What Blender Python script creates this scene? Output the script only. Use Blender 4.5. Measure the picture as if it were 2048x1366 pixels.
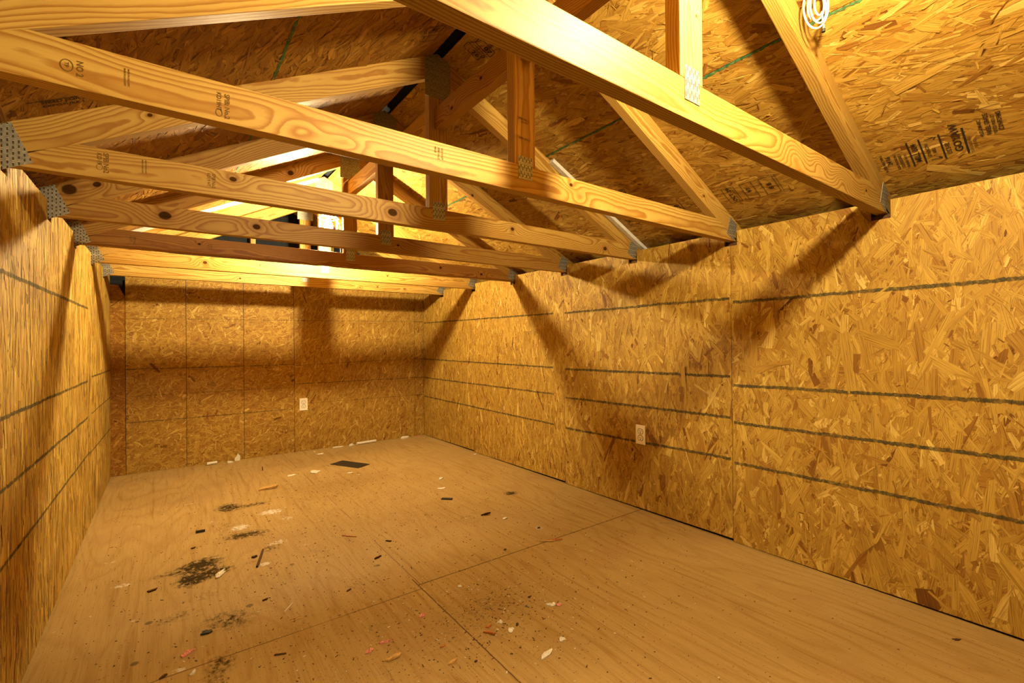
import bpy, bmesh, math, random
import numpy as np
from mathutils import Vector, Matrix

for _o in list(bpy.data.objects):
    bpy.data.objects.remove(_o, do_unlink=True)
SC = bpy.context.scene
COL = SC.collection

# ------------------------------------------------------------------ camera
H = 1.0008                                     # camera height over the floor
YAW, PIT, ROL = math.radians(36.327), math.radians(0.157), math.radians(-0.506)
cd = bpy.data.cameras.new('camera')
cam = bpy.data.objects.new('camera', cd)
COL.objects.link(cam)
cd.sensor_width = 36.0
cd.lens = 936.07 / 2048 * 36.0
cd.clip_start = 0.02
fw = Vector((math.sin(YAW) * math.cos(PIT), math.cos(YAW) * math.cos(PIT), math.sin(PIT)))
rt = Vector((math.cos(YAW), -math.sin(YAW), 0))
up = rt.cross(fw)
rt2 = rt * math.cos(ROL) + up * math.sin(ROL)
up2 = up * math.cos(ROL) - rt * math.sin(ROL)
cam.matrix_world = Matrix(((rt2.x, up2.x, -fw.x, 0), (rt2.y, up2.y, -fw.y, 0),
                           (rt2.z, up2.z, -fw.z, H), (0, 0, 0, 1)))
SC.camera = cam

# ------------------------------------------------------------------ world, exposure
w = bpy.data.worlds.new('world')
SC.world = w
w.use_nodes = True
w.node_tree.nodes['Background'].inputs[0].default_value = (0.02, 0.025, 0.04, 1)
w.node_tree.nodes['Background'].inputs[1].default_value = 0.05
SC.view_settings.view_transform = 'Standard'
SC.view_settings.look = 'None'
SC.view_settings.gamma = 1.0
SC.view_settings.use_curve_mapping = False
SC.view_settings.exposure = 0.12

LAMP_COL = (1.0, 0.78, 0.42)                   # the two caged bulbs light the room
LAMP_FAR, LAMP_NEAR = 4700.0, 3700.0

# ------------------------------------------------------------------ room measures (metres)
XL, XR = -0.358, 2.265                         # side walls
YB, YF = 4.718, -1.35                          # back wall, wall behind the camera
XC = 0.953                                     # ridge
ZR = 1.262 + H                                 # roof plane at the ridge
ZB = 0.495 + H                                 # underside of the bottom chords
ZW = 0.544 + H                                 # top edge of the wall boards
TY = [0.0133 + 0.61 * i for i in range(8)]     # trusses 0..7
TH, DP = 0.0381, 0.0889                        # lumber
RV = DP * math.sqrt(1.25)                      # vertical depth of a rafter


def zroof(x):
    return ZR - 0.5 * abs(x - XC)


# ------------------------------------------------------------------ tagging
def tag(o, label, cat=None, group=None, kind=None):
    o['label'] = label
    if cat: o['category'] = cat
    if group: o['group'] = group
    if kind: o['kind'] = kind
    return o


def empty(name, loc, label, cat, group=None):
    o = bpy.data.objects.new(name, None)
    COL.objects.link(o)
    o.location = loc
    o.empty_display_size = 0.05
    tag(o, label, cat, group)
    return o


def link(name, me, mats=(), parent=None):
    o = bpy.data.objects.new(name, me)
    COL.objects.link(o)
    for m in mats:
        me.materials.append(m)
    if parent is not None:
        o.parent = parent
        o.matrix_parent_inverse = Matrix.Translation(parent.location).inverted()
    return o


# ------------------------------------------------------------------ node helper
class NT:
    def __init__(self, name):
        self.m = bpy.data.materials.new(name)
        self.m.use_nodes = True
        self.t = self.m.node_tree
        self.n = self.t.nodes
        self.n.clear()
        self.out = self.n.new('ShaderNodeOutputMaterial')
        self.bs = self.n.new('ShaderNodeBsdfPrincipled')
        self.t.links.new(self.bs.outputs[0], self.out.inputs[0])

    def put(self, sock, v):
        if hasattr(v, 'links'):
            self.t.links.new(v, sock)
        elif v is not None:
            if isinstance(v, (tuple, list)) and len(v) == 3 and sock.type == 'RGBA':
                v = tuple(v) + (1,)
            sock.default_value = v

    def M(self, op, a, b=None, c=None, clamp=False):
        n = self.n.new('ShaderNodeMath')
        n.operation = op
        n.use_clamp = clamp
        for i, v in enumerate((a, b, c)):
            if v is not None: self.put(n.inputs[i], v)
        return n.outputs[0]

    def V(self, op, a, b=None):
        n = self.n.new('ShaderNodeVectorMath')
        n.operation = op
        self.put(n.inputs[0], a)
        if b is not None:
            if op == 'SCALE': self.put(n.inputs['Scale'], b)
            else: self.put(n.inputs[1], b)
        return n.outputs['Value'] if op in ('LENGTH', 'DISTANCE', 'DOT_PRODUCT') else n.outputs[0]

    def attr(self, name, typ='GEOMETRY'):
        n = self.n.new('ShaderNodeAttribute')
        n.attribute_name = name
        n.attribute_type = typ
        return n

    def sep(self, v):
        n = self.n.new('ShaderNodeSeparateXYZ')
        self.put(n.inputs[0], v)
        return n.outputs

    def comb(self, x, y, z):
        n = self.n.new('ShaderNodeCombineXYZ')
        for i, v in enumerate((x, y, z)): self.put(n.inputs[i], v)
        return n.outputs[0]

    def noise(self, v, scale=1.0, detail=2.0, rough=0.5, dist=0.0, col=False):
        n = self.n.new('ShaderNodeTexNoise')
        self.put(n.inputs['Vector'], v)
        n.inputs['Scale'].default_value = scale
        n.inputs['Detail'].default_value = detail
        n.inputs['Roughness'].default_value = rough
        n.inputs['Distortion'].default_value = dist
        return n.outputs['Color' if col else 'Fac']

    def vor(self, v, scale=1.0, out='Distance'):
        n = self.n.new('ShaderNodeTexVoronoi')
        self.put(n.inputs['Vector'], v)
        n.inputs['Scale'].default_value = scale
        return n.outputs[out]

    def ramp(self, f, stops, interp='LINEAR'):
        n = self.n.new('ShaderNodeValToRGB')
        cr = n.color_ramp
        cr.interpolation = interp
        while len(cr.elements) < len(stops): cr.elements.new(0.5)
        for e, (p, c) in zip(cr.elements, stops):
            e.position = p
            e.color = tuple(c) + (1,) if len(c) == 3 else c
        self.put(n.inputs[0], f)
        return n.outputs[0]

    def step(self, v, lo, hi):
        n = self.n.new('ShaderNodeMapRange')
        n.interpolation_type = 'SMOOTHSTEP'
        n.inputs['From Min'].default_value = lo
        n.inputs['From Max'].default_value = hi
        self.put(n.inputs['Value'], v)
        return n.outputs[0]

    def mix(self, f, a, b, mode='MIX'):
        n = self.n.new('ShaderNodeMix')
        n.data_type = 'RGBA'
        n.blend_type = mode
        self.put(n.inputs[0], f)
        self.put(n.inputs[6], a)
        self.put(n.inputs[7], b)
        return n.outputs[2]

    def bump(self, h, strength=0.3, dist=0.001):
        n = self.n.new('ShaderNodeBump')
        n.inputs['Strength'].default_value = strength
        n.inputs['Distance'].default_value = dist
        self.put(n.inputs['Height'], h)
        self.t.links.new(n.outputs[0], self.bs.inputs['Normal'])

    def done(self, color, rough=0.6, spec=0.3, **kw):
        self.put(self.bs.inputs['Base Color'], color)
        self.put(self.bs.inputs['Roughness'], rough)
        self.put(self.bs.inputs['Specular IOR Level'], spec)
        for k, v in kw.items():
            self.put(self.bs.inputs[k.replace('_', ' ')], v)
        return self.m


# ------------------------------------------------------------------ materials
def mat_osb(name, tint=(1, 1, 1), rough=0.55, green=0.0):
    t = NT(name)
    fl = t.attr('fl').outputs['Vector']
    fr = t.attr('fr').outputs['Fac']
    s = t.sep(fl)
    gv = t.comb(t.M('MULTIPLY', s[0], 9.0), t.M('MULTIPLY', s[1], 420.0), t.M('MULTIPLY', s[2], 91.0))
    gr = t.noise(gv, 1.0, 2.0, 0.55, 0.35)
    gv2 = t.comb(t.M('MULTIPLY', s[0], 14.0), t.M('MULTIPLY', s[1], 1500.0), t.M('MULTIPLY', s[2], 37.0))
    gr2 = t.noise(gv2, 1.0, 1.0, 0.5)
    base = t.ramp(fr, [(0.0, (0.15, 0.06, 0.012)), (0.07, (0.30, 0.14, 0.027)), (0.2, (0.46, 0.26, 0.052)),
                       (0.5, (0.60, 0.40, 0.090)), (0.8, (0.74, 0.53, 0.14)), (1.0, (0.95, 0.76, 0.30))])
    g = t.ramp(gr, [(0.30, (0.36, 0.25, 0.15)), (0.45, (0.90, 0.86, 0.78)), (0.62, (1.14, 1.14, 1.12))])
    c = t.mix(0.85, base, g, 'MULTIPLY')
    g2 = t.ramp(gr2, [(0.3, (0.78, 0.74, 0.66)), (0.6, (.84, .82, .74))])
    c = t.mix(0.6, c, g2, 'MULTIPLY')
    c = t.mix(1.0, c, tint, 'MULTIPLY')
    pos = t.n.new('ShaderNodeNewGeometry').outputs['Position']
    big = t.noise(pos, 1.6, 2.0, 0.5)
    c = t.mix(0.5, c, t.ramp(big, [(0.3, (0.80, 0.76, 0.70)), (0.65, (1.1, 1.1, 1.1))]), 'MULTIPLY')
    t.bump(gr, 0.35, 0.0006)
    return t.done(c, t.M('MULTIPLY_ADD', gr, 0.25, rough - 0.06), 0.22)


OSB_WALL = mat_osb('osb_wall', (.68, .65, .52))
OSB_SIDE = mat_osb('osb_left', (.84, .82, .74))
OSB_BACK = mat_osb('osb_back', (0.64, 0.60, 0.50))
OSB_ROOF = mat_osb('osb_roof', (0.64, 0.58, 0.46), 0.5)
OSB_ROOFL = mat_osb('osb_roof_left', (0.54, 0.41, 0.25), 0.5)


def mat_pine():
    t = NT('pine_lumber')
    bc = t.attr('bc').outputs['Vector']
    seed = t.attr('seed', 'OBJECT').outputs['Fac']
    s = t.sep(bc)
    x, z, y = s[0], s[1], s[2]
    xs = t.M('ADD', x, t.M('MULTIPLY', seed, 13.7))
    # pith drifts along the board, so the flat-sawn faces show cathedrals
    n1 = t.noise(t.comb(t.M('MULTIPLY', xs, 1.2), seed, 0.0), 1.0, 1.0, 0.5)
    n2 = t.noise(t.comb(t.M('MULTIPLY', xs, 0.7), t.M('ADD', seed, 5.0), 3.0), 1.0, 1.0, 0.5)
    fine = t.noise(t.comb(t.M('MULTIPLY', xs, 7.0), t.M('MULTIPLY', z, 22.0), t.M('MULTIPLY', y, 22.0)), 1.0, 3.0, 0.5)
    sd = t.M('FRACT', t.M('MULTIPLY', seed, 7.31))
    pz = t.M('ADD', t.M('MULTIPLY_ADD', n1, 0.21, -0.105), t.M('MULTIPLY_ADD', sd, 0.05, -0.025))
    py = t.M('ADD', t.M('MULTIPLY_ADD', n2, 0.05, -0.025), t.M('MULTIPLY_ADD', t.M('FRACT', t.M('MULTIPLY', seed, 3.77)), 0.05, 0.02))
    dz, dy = t.M('SUBTRACT', z, pz), t.M('SUBTRACT', y, py)
    r = t.M('SQRT', t.M('ADD', t.M('MULTIPLY', dz, dz), t.M('MULTIPLY', dy, dy)))
    r = t.M('MULTIPLY_ADD', fine, 0.010, r)
    r = t.M('MULTIPLY_ADD', x, 0.006, r)
    knot = None
    halo = None
    for i in range(4):
        k = t.sep(t.attr('knot%d' % i, 'OBJECT').outputs['Vector'])
        kr = t.M('MAXIMUM', t.M('ABSOLUTE', k[2]), 0.0005)
        dx = t.M('SUBTRACT', x, k[0])
        dk = t.M('SUBTRACT', z, k[1])
        d2a = t.M('ADD', t.M('MULTIPLY', t.M('MULTIPLY', dx, dx), 0.22), t.M('MULTIPLY', dk, dk))
        e = t.M('EXPONENT', t.M('MULTIPLY', t.M('DIVIDE', d2a, t.M('MULTIPLY', kr, kr)), -0.16))
        r = t.M('ADD', r, t.M('MULTIPLY', t.M('MULTIPLY', e, kr), 2.2))
        d2b = t.M('ADD', t.M('MULTIPLY', t.M('MULTIPLY', dx, dx), 0.6), t.M('MULTIPLY', dk, dk))
        q = t.M('DIVIDE', t.M('SQRT', d2b), kr)
        q = t.M('ADD', q, t.M('MULTIPLY_ADD', fine, 0.6, -0.3))
        # only near the front face
        core = t.M('SUBTRACT', 1.0, t.step(q, 0.70, 1.0))
        hl = t.M('SUBTRACT', 1.0, t.step(q, 0.8, 2.2))
        on = t.M('GREATER_THAN', k[2], 0.001)
        core, hl = t.M('MULTIPLY', core, on), t.M('MULTIPLY', hl, on)
        knot = core if knot is None else t.M('MAXIMUM', knot, core)
        halo = hl if halo is None else t.M('MAXIMUM', halo, hl)
    fq = t.M('MULTIPLY_ADD', t.M('FRACT', t.M('MULTIPLY', seed, 1.93)), 80.0, 110.0)
    ph = t.M('FRACT', t.M('MULTIPLY', r, fq))
    ring = t.ramp(ph, [(0.0, (0, 0, 0)), (0.40, (0.12, 0.12, 0.12)), (0.80, (1, 1, 1)), (0.90, (0.85, 0.85, 0.85)), (1.0, (0, 0, 0))])
    fib = t.noise(t.comb(t.M('MULTIPLY', xs, 16.0), t.M('MULTIPLY', z, 900.0), t.M('MULTIPLY', y, 900.0)), 1.0, 2.0, 0.5)
    patch = t.noise(t.comb(t.M('MULTIPLY', xs, 2.5), t.M('MULTIPLY', z, 12.0), y), 1.0, 2.0, 0.5)
    early = t.ramp(patch, [(0.35, (0.64, 0.43, 0.12)), (0.65, (0.74, 0.54, 0.17))])
    late = (0.40, 0.19, 0.030)
    c = t.mix(t.M('MULTIPLY', ring, 0.88), early, late)
    c = t.mix(t.M('MULTIPLY', halo, 0.55), c, (0.38, 0.18, 0.035))
    c = t.mix(0.45, c, t.ramp(fib, [(0.3, (0.80, 0.76, 0.70)), (0.65, (1.06, 1.06, 1.06))]), 'MULTIPLY')
    c = t.mix(t.M('MULTIPLY', knot, 0.9), c, t.ramp(fib, [(0.40, (0.015, 0.007, 0.003)), (0.75, (0.12, 0.045, 0.012))]))
    tint = t.attr('tone', 'OBJECT').outputs['Vector']
    c = t.mix(1.0, c, tint, 'MULTIPLY')
    c = t.mix(1.0, c, (.66, .62, .51), 'MULTIPLY')
    t.bump(t.M('ADD', t.M('MULTIPLY', ring, 0.5), fib), 0.18, 0.0006)
    return t.done(c, t.M('MULTIPLY_ADD', fib, 0.2, 0.42), t.M('MULTIPLY_ADD', knot, -0.22, 0.24))


PINE = mat_pine()


def plain(name, col, rough=0.6, spec=0.3, metal=0.0, var=0.0, scale=40.0):
    t = NT(name)
    c = col
    if var:
        pos = t.n.new('ShaderNodeTexCoord').outputs['Object']
        n = t.noise(pos, scale, 3.0, 0.6)
        c = t.mix(1.0, col, t.ramp(n, [(0.3, (1 - var,) * 3), (0.7, (1 + var,) * 3)]), 'MULTIPLY')
    return t.done(c, rough, spec, Metallic=metal)


INK = plain('stamp_ink', (0.035, 0.022, 0.012), 0.8, 0.1)
INK_SOFT = plain('faded_ink', (0.13, 0.07, 0.018), 0.8, 0.1)
FELT = plain('black_felt', (0.010, 0.013, 0.017), 0.85, 0.2, var=0.3, scale=60)
PLATE = plain('galvanised_steel', (0.30, 0.29, 0.24), 0.45, 0.5, 0.45, var=0.3, scale=90)
SLOT = plain('plate_slot', (0.06, 0.045, 0.03), 0.8, 0.1)
TEETH = plain('plate_edge', (0.75, 0.74, 0.66), 0.35, 0.5, 0.6)
WHITEWOOD = plain('white_painted_batten', (0.62, 0.61, 0.58), 0.6, 0.3, var=0.15, scale=35)
IVORY = plain('ivory_plastic', (0.80, 0.76, 0.64), 0.35, 0.5)
HOLE = plain('dark_slot', (0.03, 0.022, 0.015), 0.7, 0.2)
STEEL = plain('screw_steel', (0.5, 0.5, 0.48), 0.35, 0.5, 0.8)
CORD = plain('white_cord', (0.55, 0.53, 0.42), 0.5, 0.3)
PORC = plain('white_porcelain', (0.78, 0.77, 0.72), 0.25, 0.5)
CAGE = plain('cage_wire', (0.82, 0.81, 0.76), 0.35, 0.5, 0.2)
GREEN = plain('green_edge_paint', (0.05, 0.13, 0.05), 0.7, 0.2, var=0.5, scale=60)
PAPER = plain('white_paper', (0.60, 0.58, 0.50), 0.75, 0.15, var=0.12, scale=120)
PINKP = plain('red_printed_paper', (0.54, 0.22, 0.17), 0.7, 0.2, var=0.75, scale=260)
CHIP = plain('wood_splinter', (0.44, 0.27, 0.09), 0.7, 0.2, var=0.3, scale=160)
CHIPR = plain('red_wood_splinter', (0.38, 0.13, 0.035), 0.7, 0.2, var=0.3, scale=160)
BARK = plain('dark_bark', (0.07, 0.033, 0.015), 0.8, 0.2, var=0.4, scale=160)
BLACKP = plain('black_plastic', (0.018, 0.018, 0.016), 0.45, 0.4, var=0.3, scale=80)
BLUE = plain('blue_plastic', (0.05, 0.09, 0.14), 0.5, 0.4)


def mat_marker():
    t = NT('felt_marker_line')
    pos = t.n.new('ShaderNodeNewGeometry').outputs['Position']
    n = t.noise(pos, 55.0, 4.0, 0.7)
    n2 = t.noise(pos, 3.0, 1.0, 0.5)
    a = t.M('MULTIPLY', t.step(n, 0.30, 0.62), t.M('MULTIPLY_ADD', n2, 0.6, 0.45), clamp=True)
    return t.done((0.055, 0.055, 0.028), 0.75, 0.15, Alpha=t.M('MULTIPLY_ADD', a, 0.62, 0.26))


MARK = mat_marker()


def mat_bulb(name, strength):
    t = NT(name)
    t.put(t.bs.inputs['Emission Color'], LAMP_COL)
    t.bs.inputs['Emission Strength'].default_value = strength
    return t.done((0.9, 0.88, 0.8), 0.3, 0.3)


def mat_floor():
    t = NT('plywood_floor')
    pos = t.n.new('ShaderNodeNewGeometry').outputs['Position']
    s = t.sep(pos)
    x, y = s[0], s[1]
    SX = 0.83
    left = t.M('LESS_THAN', x, SX)
    far = t.M('GREATER_THAN', y, 1.80)
    sid = t.M('ADD', t.M('MULTIPLY', left, 3.7), t.M('MULTIPLY', far, 8.3))
    # rotary-cut veneer: broad wandering grain running down the room
    wob = t.noise(t.comb(t.M('MULTIPLY', x, 2.2), t.M('MULTIPLY', y, 0.55), sid), 1.0, 2.0, 0.5)
    wv = t.comb(t.M('MULTIPLY', x, 44.0), t.M('MULTIPLY', y, 2.2), t.M('MULTIPLY_ADD', wob, 6.0, sid))
    g1 = t.noise(wv, 1.0, 3.0, 0.55, 0.6)
    g2 = t.noise(t.comb(t.M('MULTIPLY', x, 240.0), t.M('MULTIPLY', y, 7.0), sid), 1.0, 2.0, 0.6)
    c = t.ramp(g1, [(0.28, (0.48, 0.30, 0.085)), (0.42, (0.60, 0.415, 0.145)), (0.60, (0.64, 0.45, 0.17)), (0.78, (0.56, 0.365, 0.115))])
    fg = t.M('FRACT', t.M('MULTIPLY_ADD', wob, 16.0, t.M('MULTIPLY', x, 9.0)))
    c = t.mix(0.42, c, t.ramp(fg, [(0.0, (1, 1, 1)), (0.55, (1.02, 1.02, 1.02)), (0.85, (0.76, 0.66, 0.54)), (1.0, (1, 1, 1))]), 'MULTIPLY')
    c = t.mix(0.6, c, t.ramp(g2, [(0.32, (0.80, 0.73, 0.64)), (0.5, (1, 1, 1)), (0.7, (1.08, 1.08, 1.08))]), 'MULTIPLY')
    blot = t.noise(pos, 2.1, 3.0, 0.55)
    c = t.mix(t.M('MULTIPLY', t.step(blot, 0.50, 0.70), 0.45), c, (0.52, 0.33, 0.14))
    c = t.mix(0.8, c, t.ramp(t.noise(pos, 1.1, 2.0, 0.5), [(0.35, (0.86, 0.83, 0.78)), (0.65, (1.06, 1.06, 1.06))]), 'MULTIPLY')
    # open checks across worn areas
    ck = t.noise(t.comb(t.M('MULTIPLY', x, 130.0), t.M('MULTIPLY', y, 9.0), 4.0), 1.0, 2.0, 0.6)
    worn = t.step(t.noise(pos, 2.6, 2.0, 0.5), 0.52, 0.66)
    wleft = t.M('MULTIPLY', worn, t.M('SUBTRACT', 1.0, t.step(x, 0.75, 1.0)))
    c = t.mix(t.M('MULTIPLY', t.M('MULTIPLY', t.step(ck, 0.61, 0.70), wleft), 0.6), c, (0.13, 0.075, 0.03))

    def blobs(lst):
        acc = None
        for (bx, by, rx, ry, a) in lst:
            dx = t.M('DIVIDE', t.M('SUBTRACT', x, bx), rx)
            dy = t.M('DIVIDE', t.M('SUBTRACT', y, by), ry)
            e = t.M('MULTIPLY', t.M('EXPONENT', t.M('MULTIPLY', t.M('ADD', t.M('MULTIPLY', dx, dx), t.M('MULTIPLY', dy, dy)), -1.0)), a)
            acc = e if acc is None else t.M('ADD', acc, e)
        return acc
    sn = t.noise(t.comb(t.M('MULTIPLY', x, 26.0), t.M('MULTIPLY', y, 20.0), 0.0), 2.0, 6.0, 0.75)
    mold = blobs([(0.29, 3.37, .07, .10, .80), (0.44, 3.33, .10, .05, .62), (0.322, 2.83, .09, .05, .72), (0.12, 2.58, .085, .07, .95),
                  (0.075, 2.43, .06, .07, .95), (0.17, 2.45, .07, .05, .8), (0.40, 2.56, .06, .06, .5), (0.127, 1.735, .05, .07, .6),
                  (0.15, 2.02, .10, .07, .38), (0.01, 2.13, .10, .05, .42), (0.24, 3.0, .10, .20, .36), (0.12, 2.25, .12, .08, .34), (.42, 2.75, .08, .12, .32), (-.02, 2.55, .12, .04, .42),
                  (.20, 1.95, .10, .08, .34), (.62, 1.95, .10, .08, .32), (.98, 1.5, .10, .08, .34), (1.5, 2.35, .2, .05, .28),
                  (0.08, 1.62, .06, .06, .5), (1.835, 2.52, .05, .05, .85), (1.36, 2.25, .08, .10, .30), (0.60, 1.62, .1, .06, .35)])
    md = t.step(t.M('MULTIPLY', mold, t.M('MULTIPLY_ADD', sn, 5.0, -1.50)), 0.22, 0.85)
    c = t.mix(t.M('MULTIPLY', md, 0.93), c, (0.016, 0.014, 0.008))
    dirt = blobs([(0.98, 1.50, .17, .15, .9), (1.02, 3.45, .30, .22, .75), (1.05, 1.15, .12, .08, .5), (1.25, 2.5, .5, .6, .45),
                  (0.55, 2.6, .4, .5, .4), (0.75, 1.4, .4, .2, .4), (0.4, 1.7, .3, .3, .3), (1.4, 3.0, .6, .5, .35)])
    sp = t.noise(pos, 95.0, 3.0, 0.7)
    spm = t.step(t.M('ADD', sp, t.M('MULTIPLY', dirt, 0.085)), 0.640, 0.675)
    c = t.mix(t.M('MULTIPLY', spm, 0.75), c, (0.13, 0.07, 0.022))
    c = t.mix(t.M('MULTIPLY', t.M('MINIMUM', dirt, 1.0), 0.42), c, (0.34, 0.19, 0.05))
    wn = t.noise(t.comb(t.M('MULTIPLY', x, 30.0), t.M('MULTIPLY', y, 30.0), 7.0), 2.0, 5.0, 0.75)
    wh = blobs([(0.313, 2.96, .09, .08, .9), (0.486, 3.12, .12, .08, .85), (-0.13, 3.33, .07, .06, .7), (0.352, 2.40, .04, .03, 1.0),
                (0.36, 3.55, .14, .06, .65), (0.22, 2.72, .2, .12, .45), (0.02, 1.78, .06, .03, .8), (-0.16, 2.55, .08, .05, .8), (-.22, 2.85, .09, .05, .75), (.10, 3.6, .12, .05, .7), (.55, 2.95, .07, .1, .75), (.2, 3.15, .1, .1, .7),
                (.45, 2.62, .1, .06, .75), (-.1, 2.2, .06, .04, .7), (1.0, 4.2, .25, .12, .62), (1.5, 3.0, .1, .08, .6), (.5, 2.0, .1, .08, .55),
                (0.62, 3.28, .2, .1, .5), (0.96, 1.68, .05, .03, .7), (1.31, 2.08, .06, .04, .5)])
    wm = t.step(t.M('MULTIPLY', wh, wn), 0.36, 0.42)
    c = t.mix(t.M('MULTIPLY', wm, 0.8), c, (0.90, 0.86, 0.74))
    ring = t.M('ABSOLUTE', t.M('SUBTRACT', t.V('DISTANCE', t.comb(x, y, 0.0), (1.608, 1.956, 0.0)), 0.017))
    c = t.mix(t.M('MULTIPLY', t.M('SUBTRACT', 1.0, t.step(ring, 0.003, 0.006)), 0.5), c, (0.68, 0.62, 0.48))
    # knots of the face veneer
    for kx, ky, kr in ((0.247, 2.054, .016), (-0.061, 2.147, .015), (0.758, 2.071, .014), (0.45, 2.32, .012), (-0.09, 1.9, .014)):
        d = t.V('DISTANCE', t.comb(x, y, 0.0), (kx, ky, 0.0))
        c = t.mix(t.M('MULTIPLY', t.M('SUBTRACT', 1.0, t.step(d, kr * .55, kr)), 0.75), c, (0.13, 0.09, 0.035))
    # joints between the sheets
    jig = t.M('MULTIPLY_ADD', t.noise(pos, 22.0, 1.0), 0.004, -0.002)

    def seam(coord, at, wd, gate=None, col=(0.10, 0.04, 0.014), amt=0.85):
        nonlocal c
        d = t.M('ABSOLUTE', t.M('ADD', t.M('SUBTRACT', coord, at), jig))
        mk = t.M('MULTIPLY', t.M('SUBTRACT', 1.0, t.step(d, wd * .5, wd)), amt)
        if gate is not None: mk = t.M('MULTIPLY', mk, gate)
        c = t.mix(mk, c, col)
    brk = t.step(t.noise(pos, 3.3, 1.0), 0.42, 0.50)
    seam(x, SX, 0.0032, t.M('LESS_THAN', y, 1.86))
    seam(x, SX + .01, 0.0026, t.M('MULTIPLY', brk, far), (0.20, 0.10, 0.03), 0.8)
    seam(y, 1.800, 0.0040, t.M('GREATER_THAN', x, SX))
    seam(y, 1.765, 0.0032, t.M('MULTIPLY', left, t.step(t.noise(pos, 1.7, 0.0), 0.35, 0.5)), (0.16, 0.08, 0.025))
    seam(x, 1.235, 0.0022, t.M('SUBTRACT', 1.0, far), (0.30, 0.14, 0.04), 0.6)
    c = t.mix(1.0, c, (.60, .60, .62), 'MULTIPLY')
    t.bump(t.M('ADD', g2, t.M('MULTIPLY', g1, 0.4)), 0.22, 0.0008)
    return t.done(c, t.M('MULTIPLY_ADD', g2, 0.2, 0.50), t.M('MULTIPLY_ADD', md, -0.16, 0.17))


FLOOR = mat_floor()

# ------------------------------------------------------------------ strand board
rng = np.random.default_rng(11)


def clip(poly, conv):
    """Sutherland-Hodgman, conv counter-clockwise."""
    out = [tuple(p) for p in poly]
    m = len(conv)
    for i in range(m):
        a, b = conv[i], conv[(i + 1) % m]
        ex, ey = b[0] - a[0], b[1] - a[1]
        src, out = out, []
        for j in range(len(src)):
            p, q = src[j - 1], src[j]
            sp = ex * (p[1] - a[1]) - ey * (p[0] - a[0])
            sq = ex * (q[1] - a[1]) - ey * (q[0] - a[0])
            if (sp >= 0) != (sq >= 0):
                k = sp / (sp - sq)
                out.append(tuple(p[n] + (q[n] - p[n]) * k for n in range(len(p))))
            if sq >= 0: out.append(q)
        if len(out) < 3: return []
    return out


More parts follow.
